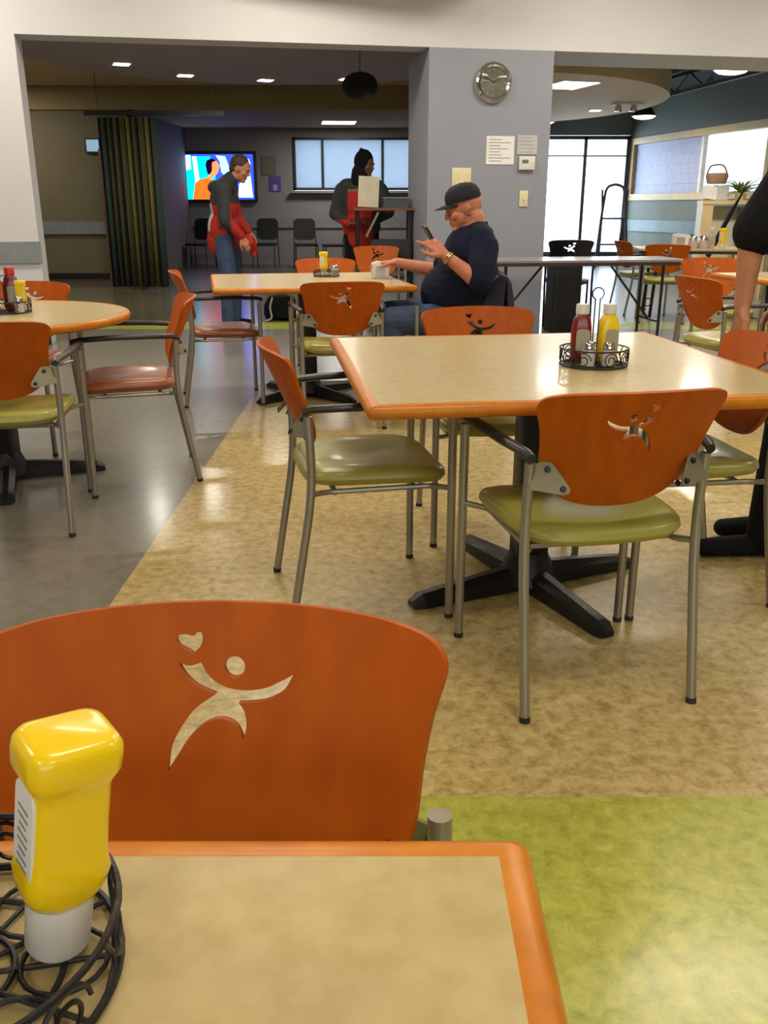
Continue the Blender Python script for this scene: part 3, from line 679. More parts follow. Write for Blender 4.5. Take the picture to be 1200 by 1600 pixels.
inverted_bottle('large yellow mustard bottle standing cap-down in the wire caddy on the nearest table', (-.208, .452, .757), R(40), R(9), YEL, .95)
def ketchup(lab, loc, rz=0, s=1.0, name='ketchup_bottle', col=RED, cap=WHITE):
    t = thing(name, lab, 'bottle', loc, rz)
    S_ = [(.050, .038, .0, .012), (.058, .044, .006, .014), (.060, .046, .06, .014), (.058, .044, .10, .014), (.050, .040, .125, .014), (.034, .034, .140, .016)]
    vs = []; 
    for w_, d_, z, r in S_: q = [(x*s, y*s, z*s) for x, y in rrect(w_, d_, r, 4)]; n = len(q); vs += q
    fs = [(i*n+k, i*n+(k+1) % n, (i+1)*n+(k+1) % n, (i+1)*n+k) for i in range(len(S_)-1) for k in range(n)]+[tuple(range(n))[::-1], tuple((len(S_)-1)*n+k for k in range(n))]
    MB().add(vs, fs, col, True).build('body', None, t)
    MB().lathe([(.016*s, .138*s), (.020*s, .140*s), (.020*s, .165*s), (.018*s, .168*s), (.004*s, .168*s)], cap, 20).build('cap', None, t)
    lb = rrect(.040*s, .070*s, .012*s, 4); X = TR((.004*s, -.0225*s, .062*s)) @ M.Rotation(R(90), 4, 'X')
    MB().prism(lb, -.001, .0015, mat('beige_label', (.42, .38, .28), .5), X).build('label_sticker', None, t)
    return t
def shaker(lab, loc, group=None, body=GLASS, s=1.0):
    t = thing('shaker', lab, 'shaker', loc, 0, group)
    MB().lathe([(.012*s, 0), (.020*s, 0), (.0205*s, .03*s), (.017*s, .045*s), (.010*s, .046*s)], mat('seasoning_glass', (.55, .53, .48), .12, coat=.5), 16).build('jar', None, t)
    MB().lathe([(.0175*s, .044*s), (.018*s, .056*s), (.013*s, .067*s), (.003*s, .070*s)], CHROME, 16).build('lid', None, t); return t
def caddy(lab, loc, r=.098, h=.055, handle=.21, rz=0):
    t = thing('condiment_caddy', lab, 'caddy', loc, rz)
    g = MB(); ring = lambda rr, z, th=.0022: g.tube([(rr*cos(2*pi*k/48), rr*sin(2*pi*k/48), z) for k in range(48)], th, IRON, 6, closed=True)
    ring(r, .004, .0028); ring(r*.66, .004); ring(r*.35, .004)
    for k in range(6): a = k*pi/6; g.tube([(-r*cos(a), -r*sin(a), .004), (r*cos(a), r*sin(a), .004)], .0018, IRON, 6)
    for k in range(7): a = 2*pi*k/7; g.tube([(r*.66*cos(a)+r*.27*cos(b_), r*.66*sin(a)+r*.27*sin(b_), .005) for b_ in [2*pi*q/18 for q in range(18)]], .0018, IRON, 6, closed=True)
    g.build('base_grid', None, t)
    g = MB(); ring(r*1.02, h, .0026); ring(r*1.0, h*.1, .002)
    g.build('rim', None, t)
    g = MB(); N = 9
    for q in range(N):       # scrollwork: leaning spirals round the side
        a0 = 2*pi*q/N; pts = []
        for k in range(26):
            u = k/25; th = u*2*pi*1.6; rad = h*.44*(1-u*.72)
            aa = a0+(rad*cos(th))/r+(.12 if q % 2 else 0); pts.append((r*1.005*cos(aa), r*1.005*sin(aa), h*.52+rad*sin(th)))
        g.tube(pts, .0017, IRON, 6)
        a1 = a0+pi/N; g.tube([(r*cos(a1), r*sin(a1), .004), (r*1.03*cos(a1+.15), r*1.03*sin(a1+.15), h*.5), (r*1.02*cos(a1), r*1.02*sin(a1), h)], .0018, IRON, 6, rnd=.02)
    g.build('scrollwork', None, t)
    if handle:
        g = MB(); rr = .017
        g.tube([(-.007, 0, .004), (-.007, 0, handle-rr*1.8)]+[(rr*cos(a), 0, handle-rr+rr*sin(a)) for a in [R(245-k*15.5) for k in range(21)]]+[(.007, 0, handle-rr*1.8), (.007, 0, .004)], .0020, IRON, 8)
        g.build('handle', None, t)
    return t
caddy('round black wire caddy holding the big mustard bottle on the nearest table', (-.262, .425, .75), .098, .045, 0, .2)
ketchup('dark red ketchup bottle at the left edge in the wire caddy on the nearest table', (-.315, .452, .757), .3)
caddy('round black wire caddy with ring handle on the large square table', (.622, 2.665, .75), .098, .052, .225)
ketchup('dark red ketchup bottle with white cap in the caddy on the large square table', (.588, 2.70, .757), -.1, 1.0)
ketchup('yellow mustard bottle with white cap in the caddy on the large square table', (.668, 2.70, .757), .15, 1.0, 'mustard_bottle', YEL)
shaker('left glass shaker with chrome lid at the front of the ring-handled caddy', (.596, 2.622, .757))
shaker('right glass shaker with chrome lid at the front of the ring-handled caddy', (.655, 2.622, .757))
# middle table
inverted_bottle('yellow mustard bottle with white label standing cap-down on the middle table', (-.405, 6.22, .752), R(60), 0, YEL, .95)
caddy('dark wire caddy around the shakers on the middle table', (-.385, 6.19, .75), .085, .04, 0)
shaker('chrome-lidded shaker right of the mustard bottle on the middle table', (-.335, 6.17, .757))
shaker('chrome-lidded shaker standing behind its twin on the middle table', (-.325, 6.225, .757))
def napkins(lab, loc, rz):
    t = thing('napkin_dispenser', lab, 'napkin dispenser', loc, rz)
    MB().box((0, 0, .05), (.10, .085, .10), WHITE, bev=.008).build('body', None, t); MB().box((.01, 0, .062), (.085, .088, .085), PAPER, M.Rotation(R(6), 4, 'Y')).build('napkin_stack', None, t)
    MB().box((0, -.048, .05), (.06, .003, .06), mat('silver_plate', (.5, .5, .5), .3, .6)).build('face_plate', None, t); return t
napkins('white napkin dispenser under the seated man\'s outstretched hand', (-.03, 6.04, .75), .15)
# left round table
caddy('dark wire caddy full of bottles on the round table', (-1.67, 4.05, .75), .10, .05, .16)
ketchup('ketchup bottle with red cap in the caddy on the round table', (-1.655, 4.085, .757), .2, 1.1, cap=REDH)
inverted_bottle('yellow mustard bottle with pale label in the caddy on the round table', (-1.605, 4.06, .757), .2, 0, YEL, .80)
t = ketchup('dark brown sauce bottle at the far left in the caddy on the round table', (-1.72, 4.02, .757), .1, .9, 'sauce_bottle', mat('brown_sauce', (.07, .012, .008), .25), BLACK)
shaker('shaker tucked at the right of the caddy on the round table', (-1.598, 4.005, .757))
# right hall table
napkins('white napkin dispenser on the dark-edged table in the right hall', (3.27, 10.35, .75), -.1).scale = (1.5, 1.3, 1.5)
for k, (dx, lab) in enumerate([(.14, 'squat chrome-topped sugar jar on the dark-edged table'), (.255, 'pale pink squat jar next to the sugar jar on the dark-edged table')]):
    t = thing('sugar_jar', lab, 'jar', (3.27+dx, 10.32, .75))
    MB().lathe([(.03, 0), (.055, .0), (.06, .04), (.05, .085), (.03, .09)], mat('milky_jar', (.55, .42, .42), .2, coat=.4), 20).build('jar', None, t); MB().lathe([(.05, .083), (.045, .12), (.01, .14)], CHROME, 18).build('lid', None, t)
ketchup('pale squeeze bottle on the dark-edged table in the right hall', (3.62, 10.35, .75), 0, 1.35, 'squeeze_bottle', mat('milky_pink', (.6, .45, .45), .3))
inverted_bottle('yellow mustard bottle on the dark-edged table in the right hall', (3.745, 10.36, .75), .5, 0, YEL, 1.3)

# ---------------------------------------------------------------- far furniture
def stack_chair(lab, loc, rz, grp):
    t = thing('stacking_chair', lab, 'chair', loc, rz, grp)
    MB().box((0, .02, .45), (.46, .44, .05), BLACK, bev=.02).build('seat', None, t)
    vs = []; g = MB(); g.prism(rrect(.44, .42, .10, 6), -.012, .012, BLACK, TR((0, -.24, .74), 0, R(-80))); g.build('backrest', None, t)
    for s in (-1, 1):
        MB().tube([(s*.23, .22, 0), (s*.22, .20, .44), (s*.22, -.18, .44)], .011, DARKM, 8, rnd=.04).build('leg', None, t)
        MB().tube([(s*.23, -.24, 0), (s*.22, -.18, .44), (s*.21, -.27, .90)], .011, DARKM, 8, rnd=.05).build('leg', None, t)
    return t
sc = stack_chair('black stacking chair under the left half of the television', (-3.76, 19.1, 0), R(165), 'black chairs along the rear wall')
dup(sc, (-3.20, 19.2, 0), R(185), 'black stacking chair along the rear wall, behind the man in red', 'black chairs along the rear wall')
dup(sc, (-2.42, 19.1, 0), R(175), 'black stacking chair along the rear wall, just right of the man in red', 'black chairs along the rear wall')
dup(sc, (-1.58, 18.9, 0), R(190), 'black stacking chair below the left end of the hall windows', 'black chairs along the rear wall')
dup(sc, (-.98, 18.6, 0), R(100), 'black stacking chair just left of the hooded person, turned sideways', 'black chairs along the rear wall')
# orange-type chair by the glass doors, its shade painted as black, and black bin
bc = thing('shaded_chair', 'shaded orange chair coloured black behind the folding table beside the grey column', 'chair', (1.92, 9.72, 0), R(-5))
def bk():
    me = BACKM.copy(); me.materials.clear(); me.materials.append(BLACK); o = bpy.data.objects.new('backrest', me); COL.objects.link(o); o.parent = bc; o.location = (0, 0, .055)
bk(); vs, fs = cushion(.43, .47, .44, .468, .052, .01); MB().add(vs, fs, BLACK, True).build('seat', None, bc)
for s in (-1, 1):
    MB().tube([(s*.25, .215, 0), (s*.25, .215, .45)], .012, BLACK, 8).build('leg', None, bc); MB().tube([(s*.24, -.26, 0), (s*.24, -.19, .43), (s*.24, -.21, .70)], .012, BLACK, 8).build('leg', None, bc)
t = thing('waste_bin', 'tall black bin standing under the folding table against the grey column', 'bin', (1.79, 9.18, 0), R(8))
MB().prism(rrect(.29, .28, .03), 0, .66, BLACK).build('body', None, t); MB().prism(rrect(.31, .30, .03), .66, .69, BLACK).build('rim', None, t)
# folded metal rack at the doors
t = thing('folded_easel_rack', 'dark thin metal A-frame rack standing in front of the glass doors', 'rack', (4.62, 19.0, 0))
for s in (-1, 1):
    g = MB(); g.tube([(s*.33, -.12, 0), (s*.24, 0, 1.0), (s*.18, .02, 1.55), (0, .02, 1.60)], .028, DARKM, 8, rnd=.12); g.build('front_leg', None, t)
    g = MB(); g.tube([(s*.18, .25, 0), (s*.22, .05, 1.0), (s*.26, .0, 1.5)], .022, DARKM, 8, rnd=.1); g.build('rear_leg', None, t)
MB().tube([(-.25, 0, .95), (.25, 0, .95)], .020, DARKM, 8).build('cross_bar', None, t)
MB().tube([(-.28, -.04, .45), (.28, -.04, .45)], .020, DARKM, 8).build('cross_bar', None, t)
# black backpack on the floor
t = thing('backpack', 'black backpack slumped on the floor beyond the middle table', 'bag', (-1.14, 10.15, 0), .2)
g = MB(); g.lathe([(.02, 0), (.15, .0), (.17, .06), (.165, .16), (.12, .25), (.03, .275)], BLKC, 20, None, 1.15, .75); g.build('body', None, t)
MB().lathe([(.02, 0), (.09, .01), (.10, .07), (.07, .13), (.02, .14)], BLKC, 16, TR((.02, -.13, .02)), 1, .5).build('front_pocket', None, t)
MB().tube([(-.10, -.06, .24), (-.14, -.16, .15), (-.12, -.2, .03), (-.2, -.22, .01)], .010, mat('pale_strap', (.4, .42, .36), .5), 8, rnd=.04).build('strap', None, t)
# lectern cart with white board and clear box
CT_Y = 9.55
t = thing('standing_cart', 'tall narrow cart with brown top in front of the hooded person', 'cart', (-.01, CT_Y, 0), R(4))
BR = mat('brown_cart_top', (.20, .075, .04), .4)
MB().box((.0, 0, 1.165), (.60, .40, .025), BR).build('top', None, t)
for sx, sy in ((-.26, -.17), (.27, -.17), (-.26, .17), (.27, .17)): MB().tube([(sx, sy, 0), (sx, sy, 1.155)], .016, BLACK, 8).build('leg', None, t)
MB().box((.08, 0, .72), (.42, .36, .30), DGREY, bev=.02).build('shelf_box', None, t); MB().box((0, 0, .5), (.54, .36, .02), BLACK).build('shelf', None, t)
MB().box((0, 0, 0), (.022, .02, .26), PLATE, TR((-.12, -.18, 1.02), 0, 0, R(28))).build('brace', None, t)
t = thing('white_board', 'cream board propped upright on the tall cart before the hooded person', 'board', (-.16, CT_Y-.10, 1.18), R(4))
MB().box((0, 0, .150), (.205, .012, .29), mat('cream_board', (.66, .62, .50), .6), TR((0, 0, 0), 0, R(-6), R(3))).build('panel', None, t)
MB().box((0, .05, .03), (.15, .10, .012), mat('cream_foot', (.6, .56, .46), .6)).build('stand_foot', None, t)
t = thing('clear_box', 'low clear plastic box on the right of the tall cart', 'box', (.11, CT_Y-.02, 1.178), R(4))
g = MB(); g.box((0, 0, .045), (.24, .20, .09), sheer('grey_clear_plastic', (.55, .62, .68), .55, False)); g.build('shell', None, t)
MB().box((0, 0, .094), (.25, .21, .008), mat('grey_rim', (.3, .33, .36), .3)).build('lid', None, t)

# beverage station near the hatch
sx_, sy_ = 4.62, 13.0
t = thing('service_counter', 'tan service counter below the serving hatch', 'counter', (sx_, sy_, 0), R(-10))
MB().box((-.20, 0, .63), (.14, .5, 1.26), BLOND).build('end_panel', None, t); MB().box((.30, 0, 1.24), (1.15, .52, .05), BLOND).build('counter_top', None, t); MB().box((.35, .1, .6), (.95, .3, 1.18), mat('cream_panel', (.62, .58, .42), .6)).build('body', None, t)
t = thing('drink_dispenser', 'dark drink dispenser with chrome panels under the counter top', 'dispenser', (sx_+.33, sy_-.32, .62), R(-10))
MB().box((0, 0, .28), (.34, .16, .58), mat('dark_brown_machine', (.06, .045, .035), .35), bev=.01).build('body', None, t)
for dx in (-.11, .0, .11): MB().box((dx, -.085, .32), (.035, .012, .34), CHROME).build('panel', None, t)
MB().box((0, -.1, .04), (.30, .10, .03), BLOND).build('drip_tray', None, t)
t = thing('side_stand', 'tan stand under the drink dispenser', 'stand', (sx_+.33, sy_-.34, 0), R(-10))
MB().box((0, 0, .60), (.40, .24, .04), BLOND).build('top', None, t)
for a, b_ in ((-.17, -.09), (.17, -.09), (-.17, .09), (.17, .09)): MB().box((a, b_, .29), (.035, .035, .58), BLOND).build('leg', None, t)
t = thing('paper_box', 'white box with papers on the service counter', 'box', (sx_-.13, sy_-.05, 1.265), R(8))
MB().box((-.07, 0, .09), (.16, .12, .17), PAPER, M.Rotation(R(8), 4, 'Y')).build('left_sheet_stack', None, t); MB().box((.10, .0, .10), (.17, .14, .19), mat('grey_white_card', (.55, .55, .52), .6)).build('carton', None, t)
t = thing('wicker_basket', 'brown wicker basket heaped on top of the white box', 'basket', (sx_-.10, sy_-.02, 1.475), 0)
MB().lathe([(.05, 0), (.12, .0), (.15, .10), (.135, .14), (.12, .10), (.03, .06)], mat('wicker', (.28, .17, .10), .8, bump=.6, bscale=60), 18).build('body', None, t); MB().tube([(-.14, 0, .12), (-.10, .02, .24), (.08, .0, .25), (.14, 0, .12)], .012, mat('wicker_rim', (.14, .08, .05), .8), 6, rnd=.06).build('handle', None, t)
def plant(lab, loc, s, n=16, seed=1):
    random.seed(seed); t = thing('potted_plant', lab, 'plant', loc)
    MB().lathe([(.03, 0), (.06, 0), (.075, .09), (.065, .09), (.02, .08)], mat('yellow_pot', (.55, .45, .18), .5), 16).build('pot', None, t)
    g = MB()
    for k in range(n):
        a = random.uniform(0, 2*pi); L = s*random.uniform(.6, 1); up = random.uniform(.4, 1.2); P = []
        for q in range(5): u = q/4; P.append((V((cos(a)*L*u, sin(a)*L*u*.7, .09+L*up*u-L*.5*u*u))))
        w_ = V((-sin(a), cos(a), 0)); ws = [.006, .016, .018, .012, .001]
        vs = []
        for p_, ww in zip(P, ws): vs += [tuple(p_-w_*ww), tuple(p_+V((0, 0, .004))), tuple(p_+w_*ww), tuple(p_-V((0, 0, .002)))]
        fs = [(i*4+j, i*4+(j+1) % 4, i*4+4+(j+1) % 4, i*4+4+j) for i in range(4) for j in range(4)]
        g.add(vs, fs, mat('leaf_green', (.22, .28, .05), .5) if k == 0 and 'LEAF' not in globals() else LEAF, True)
    g.build('foliage', None, t)
LEAF = mat('leaf_green', (.24, .31, .07), .5)
plant('yellow-green bushy plant on the service counter right of the basket', (sx_+.24, sy_-.05, 1.265), .34, 46, 3)
plant('darker plant at the right end of the service counter beside the black sleeve', (sx_+.62, sy_-.05, 1.265), .30, 30, 5)
t = thing('umbrella', 'dark closed umbrella leaning against the service counter', 'umbrella', (sx_-.06, sy_-.52, 0), 0)
MB().tube([(-.22, 0, .55), (.0, .0, 1.05), (.17, 0.0, 1.42)], [.034, .03, .008], BLKC, 10).build('canopy', None, t); MB().tube([(-.235, 0, .0), (-.22, 0, .55)], .006, DARKM, 8).build('shaft', None, t); MB().tube([(.17, 0, 1.42), (.19, 0, 1.47)], .012, BLACK, 8).build('handle', None, t)

# ---------------------------------------------------------------- PEOPLE
def cone_pts(p1, p2, r1, r2, n=14):
    p1, p2 = V(p1), V(p2); T = (p2-p1); L = T.length or 1e-6; T /= L; up = T.orthogonal().normalized(); w = T.cross(up); rings = []
    for k in range(5): a = pi/2*k/4; rings.append((p1-T*r1*cos(a), max(r1*sin(a), 1e-4)))
    for k in range(5): a = pi/2*k/4; rings.append((p2+T*r2*sin(a), max(r2*cos(a), 1e-4)))
    vs = [tuple(c+(up*cos(2*pi*k/n)+w*sin(2*pi*k/n))*r) for c, r in rings for k in range(n)]; N = len(rings)
    fs = [(i*n+k, i*n+(k+1) % n, (i+1)*n+(k+1) % n, (i+1)*n+k) for i in range(N-1) for k in range(n)]+[tuple(range(n))[::-1], tuple((N-1)*n+k for k in range(n))]
    return vs, fs
def ell_pts(c, r, Mx=None, n=20, m=12):
    vs = []; c = V(c)
    for i in range(m+1):
        a = pi*i/m
        for k in range(n):
            q = V((max(sin(a), 1e-3)*cos(2*pi*k/n)*r[0], max(sin(a), 1e-3)*sin(2*pi*k/n)*r[1], cos(a)*r[2])); vs.append(tuple(c+(Mx @ q if Mx else q)))
    fs = [(i*n+k, i*n+(k+1) % n, (i+1)*n+(k+1) % n, (i+1)*n+k) for i in range(m) for k in range(n)]+[tuple(range(n))[::-1], tuple(m*n+k for k in range(n))]
    return vs, fs
def blob(name, prims, m, parent, vox=.006, smooth=3, mats2=None):
    g = MB()
    for p in prims:
        vs, fs = cone_pts(*p[1:]) if p[0] == 'c' else ell_pts(*p[1:])
        g.add(vs, fs, m, True)
    o = g.build('tmp', m)
    r = o.modifiers.new('r', 'REMESH'); r.mode = 'VOXEL'; r.voxel_size = vox; r.use_smooth_shade = True
    if smooth: s_ = o.modifiers.new('s', 'SMOOTH'); s_.iterations = smooth; s_.factor = .5
    dg = bpy.context.evaluated_depsgraph_get(); me = bpy.data.meshes.new_from_object(o.evaluated_get(dg))
    me.name = name; bpy.data.objects.remove(o)
    me.materials.clear(); me.materials.append(m)
    for p in me.polygons: p.use_smooth = True
    if mats2:
        for mm, _ in mats2: me.materials.append(mm)
        for p in me.polygons:
            for k, (mm, fn) in enumerate(mats2):
                if fn(p.center): p.material_index = k+1
    n = bpy.data.objects.new(name, me); COL.objects.link(n); n.parent = parent; return n
def frame(fwd, up=(0, 0, 1)):
    f_ = V(fwd).normalized(); s_ = V(up).cross(f_).normalized(); u_ = f_.cross(s_); return M((f_, s_, u_)).transposed()   # columns fwd, side, up
def head_prims(c, F, k=1.0, heavy=0):
    c = V(c); P = lambda f_, s_, u_: tuple(c+F @ V((f_*k, s_*k, u_*k)))
    E_ = lambda f_, s_, u_, a, b_, d_: ('e', P(f_, s_, u_), (a*k, b_*k, d_*k), F)
    pr = [E_(-.010, 0, .018, .100, .078, .100), E_(.022, 0, -.045, .066, .062+heavy*.010, .075), E_(.058, 0, -.098, .030, .032+heavy*.01, .024),
          ('c', P(.088, 0, .006), P(.104, 0, -.028), .009*k, .012*k), E_(.086, .016, -.034, .012, .010, .009), E_(.086, -.016, -.034, .012, .010, .009),
          E_(.083, 0, -.058, .013, .026, .006), E_(.081, 0, -.071, .012, .023, .007), E_(.080, 0, .020, .020, .056, .012),
          E_(.055, .042, -.028, .030, .024, .026), E_(.055, -.042, -.028, .030, .024, .026)]
    for s in (-1, 1): pr += [E_(-.008, s*.080, -.012, .019, .009, .032), E_(-.014, s*.087, -.004, .015, .006, .020)]
    if heavy: pr += [E_(.030, 0, -.112, .055, .060, .034), E_(.0, 0, -.09, .07, .068, .05)]
    return pr, P
SCLERA = mat('eye_white', (.30, .24, .20), .6, spec=.1)
def eyes(P, k, parent):
    for s in (-1, 1):
        vs, fs = ell_pts(P(.0755, s*.030, -.002), (.011*k,)*3); g = MB(); g.add(vs, fs, SCLERA, True)
        vs, fs = ell_pts(P(.0825, s*.031, -.003), (.0060*k,)*3); g.add(vs, fs, BLACK, True); g.build('eye', None, parent)
def hand_prims(w, d, palm, thumb_side, curl=.5, k=1.0, tcurl=.5):
    """w wrist, d direction of the fingers, palm: direction the palm faces, thumb_side: +1/-1 along d x palm"""
    w = V(w); d = V(d).normalized(); p = (V(palm)-d*V(palm).dot(d)).normalized(); s = d.cross(p)*thumb_side; pr = []
    lens = [(.040, .024, .020), (.044, .028, .021), (.041, .026, .020), (.032, .020, .017)]
    pr.append(('c', tuple(w-d*.02), tuple(w+d*.02*k), .025*k, .024*k))
    for i in range(4):
        off = (.031-.0205*i)*k; base = w+d*(.088-.004*abs(i-1))*k+s*off
        pr.append(('c', tuple(w+d*.015*k+s*off*.6), tuple(base), .016*k, .0125*k))
        a = 0; q = base; cr = curl if not isinstance(curl, (list, tuple)) else curl[i]
        for j, L in enumerate(lens[i]):
            a += cr*(.9 if j else .7); e = q+(d*cos(a)+p*sin(a))*L*k+s*(off*.06)
            pr.append(('c', tuple(q), tuple(e), (.0095-.001*j)*k, (.0088-.001*j)*k)); q = e
    tb = w+d*.022*k+s*.026*k; t1 = tb+(d*.7+s*.75+p*.25*tcurl).normalized()*.040*k; t2 = t1+(d*.9+s*.35+p*.55*tcurl).normalized()*.034*k; t3 = t2+(d*.95-s*.05+p*.7*tcurl).normalized()*.026*k
    pr += [('c', tuple(w+d*.012*k+s*.012*k), tuple(t1), .019*k, .0135*k), ('c', tuple(t1), tuple(t2), .0125*k, .0110*k), ('c', tuple(t2), tuple(t3), .0110*k, .0095*k)]
    return pr

# ---- seated man (built at his place, root at the floor under his seat)
RX, RYm = .50, 5.60
man = thing('person', 'heavy seated man in black cap and navy shirt looking at a phone', 'person', (RX, RYm, 0))
def L(p): return (p[0]-RX, p[1]-RYm, p[2])
hF = frame((-.95, -.10, -.26)); hc = L((.468, 5.60, 1.185))
hp_, HP = head_prims(hc, hF, 1.06, heavy=1)
sn, en, wn = L((.572, 5.405, .955)), L((.545, 5.262, .785)), L((.355, 5.33, .925))
sf, ef, wf = L((.52, 5.84, .97)), L((.34, 5.98, .80)), L((.085, 6.03, .85))
hn_d = V((-.72, .16, .62)); 
body = hp_ + [('c', L((.55, 5.6, 1.02)), L((.515, 5.6, 1.13)), .080, .078), ('e', L((.52, 5.6, .78)), (.15, .18, .26)), ('e', L((.42, 5.6, .68)), (.16, .17, .16)),
        ('c', sn, en, .056, .050), ('c', en, wn, .053, .031), ('c', sf, ef, .06, .05), ('c', ef, wf, .050, .030), ('c', L((.5, 5.5, .55)), L((.5, 5.7, .55)), .10, .10),
        ('c', L((.5, 5.48, .54)), L((.05, 5.43, .54)), .08, .06), ('c', L((.5, 5.72, .54)), L((.05, 5.80, .54)), .08, .06), ('c', L((.05, 5.43, .54)), L((.08, 5.42, .10)), .055, .04), ('c', L((.05, 5.8, .54)), L((.08, 5.82, .10)), .055, .04)]
body += hand_prims(V(wn)+hn_d*.01, hn_d, (-.30, .62, -.25), 1, [.25, .75, .8, .85], 1.06, .3)
body += hand_prims(V(wf), (-.92, .05, -.02), (0, 0, -1), 1, .22, 1.0)
blob('body', body, SKIN2, man, .0042, 3)
eyes(HP, 1.06, man)
shirt = [('e', L((.52, 5.6, .93)), (.165, .24, .17)), ('e', L((.50, 5.6, .78)), (.20, .245, .22)), ('e', L((.425, 5.6, .70)), (.205, .225, .185)), ('e', L((.53, 5.6, .60)), (.19, .23, .12)),
         ('c', L((.565, 5.42, 1.005)), L((.55, 5.60, 1.045)), .082, .082), ('c', L((.55, 5.60, 1.045)), L((.53, 5.80, 1.0)), .082, .08), ('c', L((.565, 5.6, 1.02)), L((.54, 5.6, 1.065)), .095, .078),
         ('c', L((.575, 5.40, .965)), L((.56, 5.30, .86)), .092, .080), ('c', L((.56, 5.30, .86)), L((.552, 5.265, .795)), .080, .074), ('c', sf, tuple(V(sf).lerp(V(ef), .75)), .088, .072)]
blob('shirt', shirt, NAVY, man, .007, 4)
coll = MB(); coll.tube([(hc[0]+.060+.078*cos(a), .080*sin(a), 1.068+.030*cos(a)) for a in [2*pi*k/28 for k in range(28)]], .014, NAVY, 8, closed=True); coll.build('collar', None, man)
jeans = [('c', L((.52, 5.49, .555)), L((.04, 5.43, .550)), .108, .082), ('c', L((.52, 5.71, .555)), L((.04, 5.80, .550)), .108, .082), ('e', L((.54, 5.6, .56)), (.17, .20, .09)),
         ('c', L((.04, 5.43, .55)), L((.075, 5.42, .10)), .078, .056), ('c', L((.04, 5.80, .55)), L((.075, 5.82, .10)), .078, .056)]
blob('jeans', jeans, DENIM, man, .008, 3)
for y in (5.42, 5.82): blob('shoe', [('c', L((.08, y, .045)), L((-.06, y, .035)), .045, .036), ('e', L((.06, y, .06)), (.05, .045, .06))], BLKC, man, .006, 2)
# cap: dome, brim, button
cM = M.Translation(V(hc)+hF @ V((-.012, 0, .052))) @ hF.to_4x4()
MB().lathe([(.104, -.012), (.107, 0), (.104, .030), (.092, .058), (.066, .080), (.034, .090), (.004, .093)], CAPM, 32, cM @ M.Diagonal((1.02, .86, .95, 1))).build('cap', None, man)
vs = []; n = 17
for k in range(n):
    a = R(-62+124*k/(n-1)); y_ = sin(a)*.086; drop = -(y_/.086)**2*.020
    for q, rr in enumerate((.0, .5, 1.0)):
        x0_ = cos(a)*.100; x_ = x0_+rr*.082*max(cos(a)-.40, 0)/.6; vs.append((x_, y_*(1-.10*rr), -.006+drop-.012*rr)); 
b0 = len(vs); vs += [(x_, y_, z_-.004) for x_, y_, z_ in vs]
fs = []
for k in range(n-1):
    for q in range(2): i = k*3+q; fs += [(i, i+1, i+4, i+3), (b0+i, b0+i+3, b0+i+4, b0+i+1)]
    i = k*3+2; fs.append((i, b0+i, b0+i+3, i+3))
MB().add(vs, fs, CAPM, True, cM).build('cap_brim', None, man)
# fringe of hair under the cap
# bracelet
bd = (V(wn)-V(en)).normalized(); bc_ = V(wn)-bd*.025; up = bd.orthogonal().normalized(); w_ = bd.cross(up)
MB().tube([tuple(bc_+(up*cos(2*pi*k/24)+w_*sin(2*pi*k/24))*.0385) for k in range(24)], .006, GOLD, 8, closed=True).tube([tuple(bc_+bd*.012+(up*cos(2*pi*k/24)+w_*sin(2*pi*k/24))*.037) for k in range(24)], .004, GOLD, 8, closed=True).build('gold_bracelet', None, man)
t = thing('phone', 'dark phone held up in the seated man\'s hand', 'phone', (.262, 5.405, 1.035), R(20)); t.rotation_euler = (R(10), R(-35), R(15))
MB().box((0, 0, 0), (.012, .070, .135), BLACK, bev=.004).build('case', None, t); MB().box((.0068, 0, 0), (.001, .062, .118), mat('phone_glass', (.03, .035, .05), .1)).build('screen', None, t)
# jacket over the chair back: draped cloth, two layers joined over the top of the backrest
g = MB(); n = 25
def jk(u, q):
    pin = max(0, abs(u-.5)*2-.88)/.12
    y_ = -.235+.47*u; w_ = .012*sin(u*19)+.008*sin(u*41); 
    x_, z_ = [(.535, .50), (.585, .64), (.645, .79), (.705, .838), (.765, .815), (.785, .62), (.805, .42), (.815, .28)][q]
    sp = 1.17+.06*(q/7); x_ = x_+(.735-x_)*pin*(.92 if q < 6 else .5); return (x_+w_*(q/7)*1.3-RX-.02, y_*sp, z_-.02*(u-.5)**2*4)
vs = [jk(k/(n-1), q) for k in range(n) for q in range(8)]
fs = [(k*8+q, k*8+q+1, (k+1)*8+q+1, (k+1)*8+q) for k in range(n-1) for q in range(7)]
jo = MB().add([(x+RX, y+5.62, z) for x, y, z in vs], fs, mat('dark_blue_jacket_cloth', (.018, .020, .045), .8, bump=.3, bscale=20), True).build('jacket'); jo.modifiers.new('s', 'SOLIDIFY').thickness = .014; jo.modifiers['s'].offset = 1
ss = jo.modifiers.new('u', 'SUBSURF'); ss.levels = ss.render_levels = 1
tag(jo, 'dark blue jacket draped over the back of the seated man\'s chair', 'jacket')

